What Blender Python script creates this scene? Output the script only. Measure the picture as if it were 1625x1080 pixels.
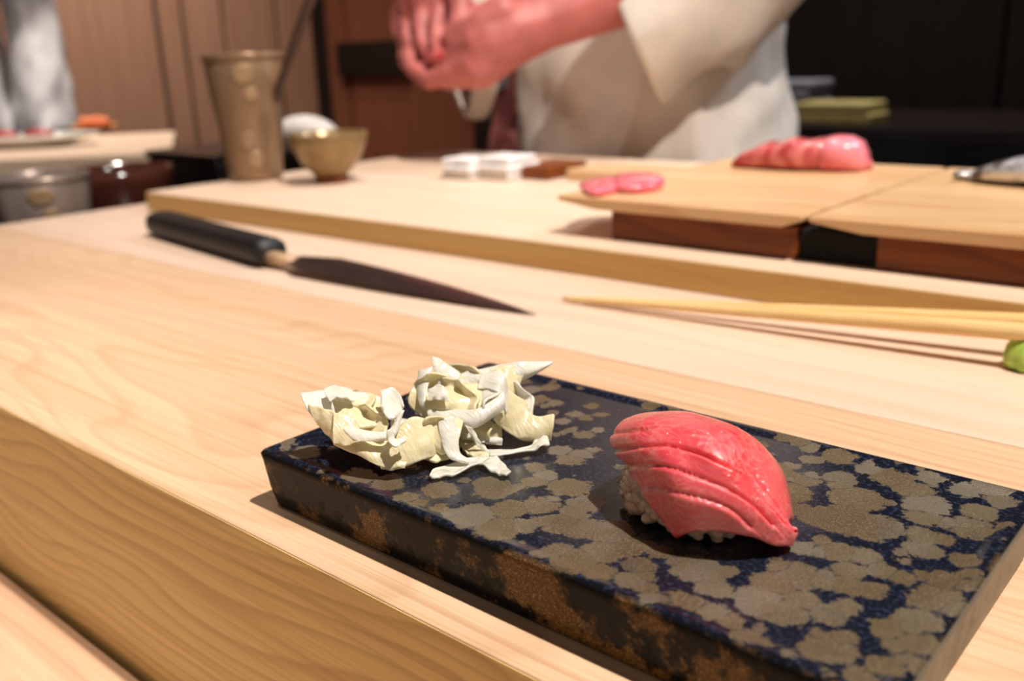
import bpy, bmesh, math, random
import numpy as np
from mathutils import Vector, Matrix, noise as mnoise
random.seed(7)
rng = np.random.default_rng(7)
SC = bpy.context.scene
COL = SC.collection
for o in list(bpy.data.objects): bpy.data.objects.remove(o)

# ------------------------------------------------------------------ camera
HCAM = 0.1285
FPX = 1497.26
R3 = np.array([[0.75498153, -0.16409876, 0.63488148],
               [0.65471683, 0.24285955, -0.71579684],
               [-0.03672565, 0.95608098, 0.29079269]])
cd = bpy.data.cameras.new('camera'); cam = bpy.data.objects.new('camera', cd); COL.objects.link(cam)
M = Matrix([[*R3[0], 0], [*R3[1], 0], [*R3[2], HCAM], [0, 0, 0, 1]])
cam.matrix_world = M
cd.sensor_width = 36; cd.lens = FPX / 1625 * 36
cd.clip_start = 0.01; cd.clip_end = 50
cd.dof.use_dof = True; cd.dof.focus_distance = 0.248; cd.dof.aperture_fstop = 11
SC.camera = cam

# ------------------------------------------------------------------ light
w = bpy.data.worlds.new('world'); SC.world = w; w.use_nodes = True
w.node_tree.nodes['Background'].inputs[0].default_value = (1.0, 0.88, 0.78, 1)
w.node_tree.nodes['Background'].inputs[1].default_value = 0.15
SC.view_settings.view_transform = 'Standard'; SC.view_settings.look = 'None'
SC.view_settings.gamma = 1; SC.view_settings.use_curve_mapping = False
SC.view_settings.exposure = 0.0

def lamp(name, kind, loc, target, energy, color, size=0.02, angle=100, blend=.6):
    l = bpy.data.lights.new(name, kind); l.energy = energy; l.color = color
    if kind == 'SPOT':
        l.shadow_soft_size = size; l.spot_size = math.radians(angle); l.spot_blend = blend
    if kind == 'AREA': l.size = size
    o = bpy.data.objects.new(name, l); COL.objects.link(o); o.location = loc
    o.rotation_euler = (Vector(target) - Vector(loc)).to_track_quat('-Z', 'Y').to_euler()
    return o
WARM = (1.0, .90, .80)
lamp('downlight_plate', 'SPOT', (.46, .25, 1.62), (-.26, .16, 0), 188, WARM, .022, 78, .8)
lamp('downlight_guest', 'SPOT', (-.47, -.03, 1.5), (-.45, .0, 0), 40, WARM, .02, 25, .9)
lamp('downlight_platform', 'SPOT', (-.60, .66, 1.75), (-.66, .64, 0), 36, WARM, .02, 44, 1)
lamp('downlight_chef', 'SPOT', (-.42, .62, 1.75), (-.66, .92, .1), 19, (1, .88, .84), .02, 46, .8)
lamp('downlight_back_counter', 'SPOT', (-1.7, .75, 1.75), (-1.8, .9, 0), 120, WARM, .03, 60, 1)
lamp('downlight_back_wall', 'SPOT', (-2.35, 1.25, 1.7), (-3.0, 1.10, -.1), 210, (1, .88, .76), .05, 100, 1)
lamp('downlight_corner', 'SPOT', (-2.1, 1.8, 1.7), (-2.4, 2.4, .0), 40, (1, .85, .7), .05, 100, 1)
lamp('fill_back_shelf', 'SPOT', (-.75, 1.85, 1.7), (-.85, 2.02, 0), 75, (1, .95, .85), .03, 50, 1)  # unseen fill spot, added to brighten the bundle and packets on the back counter
lamp('cool_light_back', 'SPOT', (.35, 1.7, 1.3), (-.5, 1.05, .05), 60, (.85, .9, 1.0), .08, 50, .8)

# ------------------------------------------------------------------ pixel rays: a point of the photo and a real height or depth
CAMP = np.array([0, 0, HCAM])
def ray(x, y):
    d = R3 @ np.array([x - 812.5, -(y - 540.), -FPX]); return d / np.linalg.norm(d)
def at(x, y, z=0.0):
    d = ray(x, y); return Vector(CAMP + d * ((z - HCAM) / d[2]))
def atY(x, y, Y):
    d = ray(x, y); return Vector(CAMP + d * (Y / d[1]))
def px(p):
    c = R3.T @ (np.array(p) - CAMP); return 812.5 - FPX * c[0] / c[2], 540 + FPX * c[1] / c[2]

# ------------------------------------------------------------------ materials
class NT:
    def __init__(s, name):
        s.m = bpy.data.materials.new(name); s.m.use_nodes = True
        s.t = s.m.node_tree; s.b = s.t.nodes['Principled BSDF']
    def n(s, kind, ins={}, **kw):
        nd = s.t.nodes.new(kind)
        for k, v in kw.items(): setattr(nd, k, v)
        for k, v in ins.items(): s.set(nd.inputs[k], v)
        return nd
    def set(s, sock, v):
        if hasattr(v, 'is_output') or isinstance(v, bpy.types.NodeSocket): s.t.links.new(v, sock)
        elif isinstance(v, (tuple, list)) and len(v) == 3 and sock.type == 'RGBA': sock.default_value = (*v, 1)
        else: sock.default_value = v
    def P(s, **kw):
        for k, v in kw.items(): s.set(s.b.inputs[k.replace('_', ' ')], v)
    def math(s, op, a, b=0.0, c=0.0, clamp=False):
        nd = s.n('ShaderNodeMath', {0: a, 1: b, 2: c}, operation=op, use_clamp=clamp); return nd.outputs[0]
    def coord(s, scale=(1, 1, 1), loc=(0, 0, 0), rot=(0, 0, 0)):
        tc = s.n('ShaderNodeTexCoord'); mp = s.n('ShaderNodeMapping', {'Vector': tc.outputs['Object'], 'Scale': scale, 'Location': loc, 'Rotation': rot})
        return mp.outputs[0]
    def noise(s, vec, scale=1, detail=3, rough=.5, dist=0):
        return s.n('ShaderNodeTexNoise', {'Vector': vec, 'Scale': scale, 'Detail': detail, 'Roughness': rough, 'Distortion': dist}).outputs[0]
    def vor(s, vec, scale=1, feature='F1', rand=1):
        return s.n('ShaderNodeTexVoronoi', {'Vector': vec, 'Scale': scale, 'Randomness': rand}, feature=feature)
    def ramp(s, fac, stops, interp='LINEAR'):
        nd = s.n('ShaderNodeValToRGB', {'Fac': fac}); cr = nd.color_ramp; cr.interpolation = interp
        while len(cr.elements) < len(stops): cr.elements.new(.5)
        for e, (p, c) in zip(cr.elements, stops):
            e.position = p; e.color = (*c, 1) if len(c) == 3 else c
        return nd.outputs[0]
    def mix(s, f, a, b, mode='MIX'):
        nd = s.n('ShaderNodeMix', data_type='RGBA', blend_type=mode)
        s.set(nd.inputs[0], f); s.set(nd.inputs[6], a); s.set(nd.inputs[7], b); return nd.outputs[2]
    def bump(s, h, strength=.2, dist=.001):
        nd = s.n('ShaderNodeBump', {'Height': h, 'Strength': strength, 'Distance': dist}); s.P(Normal=nd.outputs[0])

def plain(name, col, rough=.5, metal=0, var=.08, scale=30, bump=0, **kw):
    q = NT(name); v = q.coord()
    nz = q.noise(v, scale, 4)
    a = tuple(c * (1 - var * 2) for c in col); b = tuple(min(1, c * (1 + var)) for c in col)
    q.P(Base_Color=q.ramp(nz, [(.3, a), (.7, b)]), Roughness=rough, Metallic=metal, **kw)
    if bump: q.bump(nz, bump, .002)
    return q.m

def wood(name, light, mid, dark, axis='x', log=(0, .0, -.3), freq=220, ring=.35, rough=.42, streak=1.0, stretch=1.0, fine=700):
    """Timber: rings of a virtual log cut by the faces, plus fine streaks along the grain."""
    q = NT(name)
    tc = q.n('ShaderNodeTexCoord')
    v0 = tc.outputs['Object']
    if axis == 'y': v0 = q.n('ShaderNodeMapping', {'Vector': v0, 'Rotation': (0, 0, math.pi / 2)}).outputs[0]
    if axis == 'z': v0 = q.n('ShaderNodeMapping', {'Vector': v0, 'Rotation': (0, math.pi / 2, 0)}).outputs[0]
    low = q.noise(q.n('ShaderNodeMapping', {'Vector': v0, 'Scale': (2.2 * stretch, 9, 9)}).outputs[0], 1, 2, .5)
    mp = q.n('ShaderNodeMapping', {'Vector': v0, 'Location': log}).outputs[0]
    sx = q.n('ShaderNodeSeparateXYZ', {0: mp})
    rr = q.math('SQRT', q.math('ADD', q.math('MULTIPLY', sx.outputs[1], sx.outputs[1]), q.math('MULTIPLY', sx.outputs[2], sx.outputs[2])))
    rr = q.math('ADD', rr, q.math('MULTIPLY', low, .085))
    rr = q.math('ADD', rr, q.math('MULTIPLY', sx.outputs[0], .012))
    saw = q.math('FRACT', q.math('MULTIPLY', rr, freq / 6.283))
    rings = q.ramp(saw, [(0, (0, 0, 0)), (.55, (.16, .16, .16)), (.88, (1, 1, 1)), (1, (0, 0, 0))])
    f1 = q.noise(q.n('ShaderNodeMapping', {'Vector': v0, 'Scale': (9, fine, fine)}).outputs[0], 1, 3, .6)
    f2 = q.noise(q.n('ShaderNodeMapping', {'Vector': v0, 'Scale': (3, 60, 60)}).outputs[0], 1, 3, .6)
    base = q.mix(q.ramp(f2, [(.35, (0, 0, 0)), (.7, (1, 1, 1))]), light, mid)
    base = q.mix(q.math('MULTIPLY', rings, ring), base, dark)
    base = q.mix(q.math('MULTIPLY', q.ramp(f1, [(.48, (0, 0, 0)), (.72, (1, 1, 1))]), .32 * streak), base, dark)
    f3 = q.noise(q.n('ShaderNodeMapping', {'Vector': v0, 'Scale': (5, 260, 260)}).outputs[0], 1, 4, .65)
    base = q.mix(q.math('MULTIPLY', q.ramp(f3, [(.5, (0, 0, 0)), (.66, (1, 1, 1))]), .30 * streak), base, dark)
    q.P(Base_Color=base, Roughness=rough)
    q.b.inputs['Specular IOR Level'].default_value = .35
    q.bump(f1, .12, .0004)
    return q.m

M_counter = wood('counter_oak', (.77, .55, .365), (.70, .475, .30), (.50, .27, .14), log=(0, -.05, .09), freq=1500, ring=.34, streak=1.5, fine=900)
M_counter_back = wood('counter_pale', (.80, .62, .49), (.74, .545, .41), (.60, .40, .26), log=(0, .2, .3), freq=420, ring=.22, streak=.5)
M_face_shade = wood('counter_front_shade_tint', (.80, .60, .24), (.72, .51, .185), (.44, .23, .08), log=(0, -.10, .13), freq=1100, ring=.55, stretch=1.6, streak=1.2)  # yellower variant of the counter wood, the front's shade is in its colour
M_lower = wood('guest_counter_oak', (.80, .56, .38), (.66, .42, .27), (.44, .25, .15), log=(0, -.1, .25), freq=1300, ring=.45)
M_platform = wood('platform_hinoki', (.82, .635, .48), (.76, .56, .41), (.64, .44, .29), log=(0, .1, .5), freq=300, ring=.15, streak=.35)
M_board = wood('cutting_board_wood', (.76, .52, .30), (.68, .43, .22), (.50, .22, .07), log=(0, .0, .12), freq=500, ring=.35, streak=.6, rough=.3)
M_boardleg = wood('board_leg_wood', (.24, .062, .008), (.18, .040, .005), (.08, .014, .003), log=(0, .0, .05), freq=600, ring=.6, rough=.4)
M_edge_shade = wood('platform_edge_shade_tint', (.62, .40, .15), (.54, .32, .10), (.42, .22, .06), log=(0, .1, .5), freq=500, ring=.2, streak=.5)  # platform wood darkened and yellowed to carry the shade of its front
M_wall = wood('wall_wood', (.40, .225, .15), (.33, .175, .112), (.20, .095, .058), axis='z', log=(0, 1, .5), freq=120, ring=.2, streak=.6, fine=160, rough=.6)
M_wall_red = wood('wall_red_wood', (.25, .088, .046), (.21, .068, .034), (.13, .04, .02), axis='z', log=(0, 1, .5), freq=120, ring=.2, streak=.6, fine=160, rough=.6)
M_wall_dark = wood('wall_dark_wood', (.016, .009, .008), (.012, .006, .006), (.005, .003, .003), axis='z', log=(0, 1, .5), freq=100, ring=.3, fine=160, rough=.5)
M_black = plain('black_lacquer', (.006, .005, .006), .3)
M_gap = plain('dark_gap', (.02, .006, .003), .8)
M_gap_shade = plain('gap_shade_black', (.0015, .001, .001), .95)  # near black, stands for the shade under the cutting boards
M_floor = plain('floor_tile', (.05, .04, .035), .6)
M_ceiling = plain('ceiling_plaster', (.16, .11, .085), .9)
M_rubber = plain('knife_handle_black', (.005, .0045, .006), .55, bump=.05)
M_steel = plain('blade_steel', (.20, .14, .135), .30, .9, var=.15, scale=14)
M_ferrule = plain('ferrule_horn', (.55, .36, .22), .35)
M_bamboo = wood('chopstick_bamboo', (.85, .62, .30), (.78, .52, .22), (.60, .36, .13), log=(0, .01, .02), freq=900, ring=.2)
M_white_coat = plain('white_cotton', (.68, .61, .54), .85, bump=.2, scale=18)
M_grey_coat = plain('grey_white_cotton', (.62, .61, .64), .85, bump=.3, scale=14)
M_trousers = plain('black_trousers', (.01, .01, .012), .9)
M_hair = plain('black_hair', (.01, .008, .007), .5)
M_towel = plain('white_towel', (.82, .78, .76), .9, bump=.4, scale=60)
M_white_ceramic = plain('white_glaze', (.85, .84, .78), .15)
M_gold = plain('gold_leaf', (.35, .235, .13), .5, .3)
M_yellow = plain('yellow_cloth', (.85, .70, .28), .7)
M_sponge_grey = plain('grey_foil', (.42, .42, .52), .5)

def skin_mat(name, col):
    q = NT(name); v = q.coord()
    q.P(Base_Color=q.ramp(q.noise(v, 40, 3), [(.3, tuple(c * .75 for c in col)), (.7, col)]), Roughness=.5)
    q.b.inputs['Subsurface Weight'].default_value = .25; q.b.inputs['Subsurface Radius'].default_value = (.012, .004, .003); q.b.inputs['Subsurface Scale'].default_value = .6
    return q.m
M_skin = skin_mat('skin', (.58, .165, .15)); M_skin2 = skin_mat('skin_face', (.62, .34, .25)); M_lip = plain('lip', (.45, .14, .12), .5); M_eye = plain('eye_dark', (.02, .015, .01), .2)

# ------------------------------------------------------------------ mesh helpers
def obj(name, verts, faces, mat, parent=None, base=(0, 0, 0), smooth=False, label=None):
    """One mesh object; verts are world points, the origin sits at base (or at the parent's base)."""
    b = Vector(parent.get('_b', base)) if parent is not None else Vector(base)
    me = bpy.data.meshes.new(name); me.from_pydata([Vector(v) - b for v in verts], [], faces); me.update()
    bm = bmesh.new(); bm.from_mesh(me); bmesh.ops.recalc_face_normals(bm, faces=bm.faces); bm.to_mesh(me); bm.free()
    me.materials.append(mat)
    if smooth: me.shade_smooth()
    o = bpy.data.objects.new(name, me); COL.objects.link(o)
    if parent is not None: o.parent = parent
    else: o.location = b
    o['_b'] = tuple(b)
    if label: o['label'] = label
    return o
def tag(o, label, cat, group=None):
    o['label'] = label; o['category'] = cat
    if group: o['group'] = group
    return o
def thing(name, base, label, cat, group=None):
    o = bpy.data.objects.new(name, None); COL.objects.link(o); o.location = base; o.empty_display_size = .01
    o['_b'] = tuple(base); return tag(o, label, cat, group)
def struct(o): o['kind'] = 'structure'; return o
def bevel(o, wd, seg=2, ang=30):
    m = o.modifiers.new('bevel', 'BEVEL'); m.width = wd; m.segments = seg; m.limit_method = 'ANGLE'; m.angle_limit = math.radians(ang)
    return o
def boxv(x0, x1, y0, y1, z0, z1):
    v = [(x, y, z) for z in (z0, z1) for y in (y0, y1) for x in (x0, x1)]
    f = [(0, 2, 3, 1), (4, 5, 7, 6), (0, 1, 5, 4), (1, 3, 7, 5), (3, 2, 6, 7), (2, 0, 4, 6)]
    return v, f
def box(name, x0, x1, y0, y1, z0, z1, mat, parent=None, base=None, bv=0, **kw):
    v, f = boxv(x0, x1, y0, y1, z0, z1)
    o = obj(name, v, f, mat, parent, base if base else ((x0 + x1) / 2, (y0 + y1) / 2, z0), **kw)
    if bv: bevel(o, bv)
    return o
def prism(name, poly, z0, z1, mat, parent=None, base=(0, 0, 0), bv=0, **kw):
    n = len(poly); v = [(p[0], p[1], z0) for p in poly] + [(p[0], p[1], z1) for p in poly]
    f = [tuple(range(n))[::-1], tuple(range(n, 2 * n))] + [(i, (i + 1) % n, n + (i + 1) % n, n + i) for i in range(n)]
    o = obj(name, v, f, mat, parent, base, **kw)
    if bv: bevel(o, bv)
    return o
def loftv(rings, cap=(True, True), close=True):
    """rings: lists of equal numbers of points"""
    n = len(rings[0]); v = [p for r in rings for p in r]; f = []
    for i in range(len(rings) - 1):
        for j in range(n if close else n - 1):
            a = i * n + j; b = i * n + (j + 1) % n; f.append((a, b, b + n, a + n))
    if cap[0]: f.append(tuple(range(n))[::-1])
    if cap[1]: f.append(tuple(range((len(rings) - 1) * n, len(rings) * n)))
    return v, f
def ring(c, a, b, n=20, p=2.0):
    c = Vector(c); a = Vector(a); b = Vector(b); out = []
    for k in range(n):
        t = 2 * math.pi * k / n; ct, st = math.cos(t), math.sin(t)
        out.append(c + a * math.copysign(abs(ct) ** (2 / p), ct) + b * math.copysign(abs(st) ** (2 / p), st))
    return out
def lathe(name, prof, c, mat, parent=None, n=40, tilt=None, **kw):
    c = Vector(c); rings = [ring(c + Vector((0, 0, z)), (r, 0, 0), (0, r, 0), n) for r, z in prof]
    v, f = loftv(rings); return obj(name, v, f, mat, parent, c, smooth=True, **kw)
def tubev(path, radii, n=10):
    path = [Vector(p) for p in path]; rings = []
    up = Vector((0, 0, 1))
    for i, p in enumerate(path):
        t = (path[min(i + 1, len(path) - 1)] - path[max(i - 1, 0)]).normalized()
        a = t.cross(up)
        if a.length < .2: a = t.cross(Vector((0, 1, 0)))
        a.normalize(); b = t.cross(a).normalized()
        r = radii[i] if isinstance(radii, (list, tuple)) else radii
        rings.append(ring(p, a * r, b * r, n))
    return loftv(rings)
def join(parts):
    V = []; F = []
    for v, f in parts:
        k = len(V); V += list(v); F += [tuple(i + k for i in q) for q in f]
    return V, F
def catmull(pts, n):
    P = np.array(pts, float); m = len(P); out = []
    E = np.vstack([2 * P[0] - P[1], P, 2 * P[-1] - P[-2]])
    for k in range(n):
        u = k / (n - 1) * (m - 1); i = min(int(u), m - 2); t = u - i
        p0, p1, p2, p3 = E[i], E[i + 1], E[i + 2], E[i + 3]
        out.append(.5 * ((2 * p1) + (-p0 + p2) * t + (2 * p0 - 5 * p1 + 4 * p2 - p3) * t * t + (-p0 + 3 * p1 - 3 * p2 + p3) * t ** 3))
    return np.array(out)
def gridfaces(nu, nv): return [(i * nv + j, i * nv + j + 1, (i + 1) * nv + j + 1, (i + 1) * nv + j) for i in range(nu - 1) for j in range(nv - 1)]

# ================================================================== setting
struct(box('floor', -4.2, 1.6, -1.5, 3.2, -.90, -.85, M_floor))
struct(box('ceiling', -4.2, 1.6, -.4, 3.2, 1.95, 2.0, M_ceiling))
# left wall (x = -3) of tall wooden panels with recessed joints
wl = struct(box('wall_left', -3.10, -3.02, -1.5, 2.44, -.85, 1.95, M_gap))
seams = [-1.5, -.6, .35, 1.19, 1.70, 1.795, 1.95, 2.17, 2.33]
for a, b in zip(seams[:-1], seams[1:]):
    box('panel', -3.025, -3.0, a + .010, b - .010, -.84, 1.94, M_wall, wl, bv=.002)
# back wall: wooden part then black cabinetry
wb = struct(box('wall_back', -3.10, 1.6, 2.40, 2.5, -.85, 1.95, M_gap))
cols = [-3.0, -2.62, -2.14]
xs = [-2.985, -2.24, -1.62]
for a, b in ((-2.985, -2.885), (-2.865, -2.245)):
    box('panel', a, b, 2.375, 2.402, -.84, 1.94, M_wall_red, wb, bv=.002)
k = -2.23
while k < 1.5:
    box('panel', k + .004, k + .536, 2.36, 2.402, -.84, 1.94, M_wall_dark, wb, bv=.003); k += .54
# black recessed wall unit with a frame
a0 = atY(538, 68, 2.365); a1 = atY(652, 119, 2.365)
nic = thing('wall_panel_unit', ((a0.x + a1.x) / 2, 2.36, a1.z), 'matte black rectangular unit fixed to the reddish wooden back wall', 'wall unit')
box('unit_body', a0.x, a1.x, 2.345, 2.374, a1.z, a0.z, M_black, nic, bv=.003)
box('unit_face', a0.x + .012, a1.x - .012, 2.340, 2.346, a1.z + .012, a0.z - .012, M_black, nic)

# ================================================================== counters
YF, YS, YP, XL = .131, .320, .441, -.890
ct = thing('serving_counter', (XL, YF, -.12), 'pale raised wooden serving counter carrying the black plate and the knife', 'counter')
o = box('plank', XL, .75, YF, YS - .0004, -.034, 0, M_counter, ct, bv=.0008)
o = box('plank', XL, .75, YS + .0004, .842, -.034, -.0001, M_counter_back, ct, bv=.0012, label='paler smoother plank behind the plate')
box('front_panel', XL, .75, YF - .0004, YF - .0001, -.105, -.0004, M_face_shade, ct, bv=0, label='front face with arched grain and shade tinted into its wood')
box('front_backing', XL + .001, .75, YF + .0001, YF + .02, -.104, -.035, M_gap, ct)
box('counter_body', XL + .01, .75, YF + .03, .84, -.84, -.036, M_gap, ct)
# guest counter in front and lower
gc = thing('guest_counter', (-.3, -.1, -.85), 'lower light wooden guest counter in the bottom left corner', 'counter')
box('plank', -.885, .75, -.045, .1282, -.12, -.0862, M_lower, gc, bv=.001)
box('plank', -.885, .75, -.35, -.0465, -.12, -.0862, M_lower, gc, bv=.001)
box('counter_body', -.86, .7, -.30, .09, -.84, -.122, M_gap, gc)
# black lacquered lower counter left of the serving counter
bc = thing('black_side_counter', (-1.5, .6, -.85), 'low black lacquered side counter left of the pale serving counter', 'counter')
box('counter_top', -2.38, XL - .004, -.1, 1.02, -.105, -.085, M_black, bc, bv=.003)
box('counter_body', -2.36, XL - .03, -.05, .98, -.85, -.107, M_black, bc)

# raised platform
pf = thing('raised_platform', (-.84, YP, 0), 'long pale raised wooden platform behind the knife and chopsticks', 'platform')
box('platform_top', -.842, .75, YP + .0015, .842, 0.0002, .0173, M_platform, pf, bv=.001)
box('front_edge', -.842, .75, YP, YP + .0013, 0.0004, .0165, M_edge_shade, pf, label='front edge of the platform with shade tinted yellower into its wood')
# dark work counter under and behind (chef side)
box('back_lip', -.842, .75, .844, .862, -.03, .006, M_board, pf)

# ================================================================== cutting boards
def cutting_board(x0, x1, lx0, lx1, y0, y1, label):
    t = thing('cutting_board', ((x0 + x1) / 2, (y0 + y1) / 2, .0175), label, 'cutting board', 'cutting boards on the platform')
    zt = .0425; ze = .0395; zb = .0365
    # slab with bevelled underside at both ends
    prof = [(x0, zt), (x0, ze), (x0 + .028, zb - .001), (x1 - .012, zb - .001), (x1, ze), (x1, zt)]
    v = [(x, y0, z) for x, z in prof] + [(x, y1, z) for x, z in prof]; n = len(prof)
    f = [tuple(range(n)), tuple(range(n, 2 * n))[::-1]] + [(i, (i + 1) % n, n + (i + 1) % n, n + i) for i in range(n)]
    bevel(obj('board_top', v, f, M_board, t), .0008)
    box('board_leg', lx0, lx1, y0 + .006, y0 + .05, .0175, zb - .0012, M_boardleg, t, bv=.0008, label='dark red-brown support')
    box('board_leg', lx0, lx1, y1 - .05, y1 - .006, .0175, zb - .0012, M_boardleg, t, bv=.0008, label='dark red-brown support')
    return t
cutting_board(-.369, -.2075, -.332, -.2125, .464, .690, 'left wooden cutting board carrying the red tuna block')
cutting_board(-.204, .02, -.170, -.01, .464, .690, 'right wooden cutting board carrying the silver-skinned fish')
# black filler added in the open gap between the boards to darken its shade
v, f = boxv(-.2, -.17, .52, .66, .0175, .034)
tag(box('gap_shade_filler', -.2119, -.1702, .472, .62, .0175, .034, M_gap_shade, bv=.001), 'black filler for the shade in the gap under the two cutting boards', 'block')

# ================================================================== plate
PX0, PX1, PY0, PY1, ZT = -.2306, -.0425, .1436, .2462, .0185
def blob_list():
    L = []
    for (x, y, r) in [(860,55,65),(990,105,55),(1080,140,85),(865,140,65),(870,170,55),(770,65,40),(740,20,40),(640,95,50),(730,150,65),(660,140,40),(560,95,60),(1240,145,50),(1170,190,75),(1375,190,55),(1500,185,75),(1535,235,60),(1225,250,95),(1215,300,75),(1400,345,90),(1440,280,70),(1330,330,60),(1210,380,70),(1210,435,70),(1390,475,52),(1545,340,30),(1290,395,50),(1125,480,28),(650,200,100),(930,225,110),(880,310,130),(1010,340,110),(770,300,80),(990,370,60),(690,270,60),(860,440,80),(960,460,65),(780,440,50),(720,430,60),(800,400,40),(270,510,110),(350,590,80),(200,490,50),(390,520,50),(620,505,60),(700,545,110),(790,560,90),(900,520,70),(1040,520,65),(1120,550,55),(880,575,80),(1210,540,40),(1000,600,60),(540,640,120),(640,680,110),(700,650,90),(820,700,80),(890,670,60),(590,580,100),(820,840,110),(870,800,60),(790,790,50),(1060,760,70),(660,865,35),(1060,920,75),(950,965,65),(1180,830,80),(1190,730,90),(1260,640,100),(1300,560,70),(1380,590,50),(1330,680,70),(1140,900,60),(1100,830,60),(1180,920,60),(1400,540,40),(160,640,60),(250,660,60),(340,690,70),(410,730,60),(70,600,50),(20,500,60),(60,420,60),(60,540,50),(480,800,60),(550,820,40)]:
        L.append((1000 + x / 2.6, 700 + y / 2.6, r / 2.6))
    for (x, y, r) in [(230,175,50),(170,135,30),(430,255,60),(530,275,65),(600,330,50),(720,300,70),(640,350,40),(910,300,80),(880,275,50),(1000,290,30),(830,390,90),(760,385,50),(720,370,40),(930,440,90),(1010,430,60),(1085,355,70),(1110,340,40),(960,370,70),(1180,290,80),(1190,190,60),(1240,350,70),(1150,420,80),(1230,440,80),(1200,380,60),(1330,450,90),(1400,500,70),(1300,520,80),(1200,560,100),(1280,590,70),(1140,520,60),(1430,570,60),(1500,520,50),(1090,250,50),(1060,220,40),(1150,160,50),(1060,270,50),(1400,620,60),(1480,690,50),(1560,690,60)]:
        L.append((380 + x / 2.257, 640 + y / 2.257, r / 2.257))
    for (x, y, r) in [(150,40,50),(50,90,60),(200,90,50),(110,110,45),(180,180,40),(90,210,60),(30,180,40),(60,330,90),(150,300,40),(500,40,60),(560,100,40),(650,60,60),(885,165,30),(960,190,50),(1140,270,50),(1290,230,60),(1380,260,60),(1430,355,60),(1310,390,70),(1440,460,70),(1290,440,80),(1200,390,60),(1180,440,80)]:
        L.append((900 + x / 3.724, 630 + y / 3.724, r / 3.724))
    for (x, y, r) in [(330,470,60),(230,460,30),(1400,130,50),(1440,170,60),(1540,160,50),(1480,220,60),(1420,240,60),(1560,240,50),(1500,330,60),(1600,330,40)]:
        L.append((380 + x / 3.125, 560 + y / 3.125, r / 3.125))
    out = []
    for x, y, r in L:
        p = at(x, y, ZT); d = math.sqrt(p.x ** 2 + p.y ** 2 + (HCAM - ZT) ** 2)
        out.append((p.x, p.y, r * d / FPX * .95))
    return np.array(out)
B = blob_list()
def plate_fields(P):
    """signed distance to the union of glaze spots, closeness of the two nearest spots, random tone"""
    D = np.hypot(P[:, None, 0] - B[None, :, 0], P[:, None, 1] - B[None, :, 1]) - B[None, :, 2]
    i = np.argsort(D, axis=1)[:, :2]; d1 = np.take_along_axis(D, i, 1)
    tone = (np.sin(i[:, 0] * 12.9898) * 43758.5453) % 1.0
    return d1[:, 0], d1[:, 1] - d1[:, 0], tone
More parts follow.
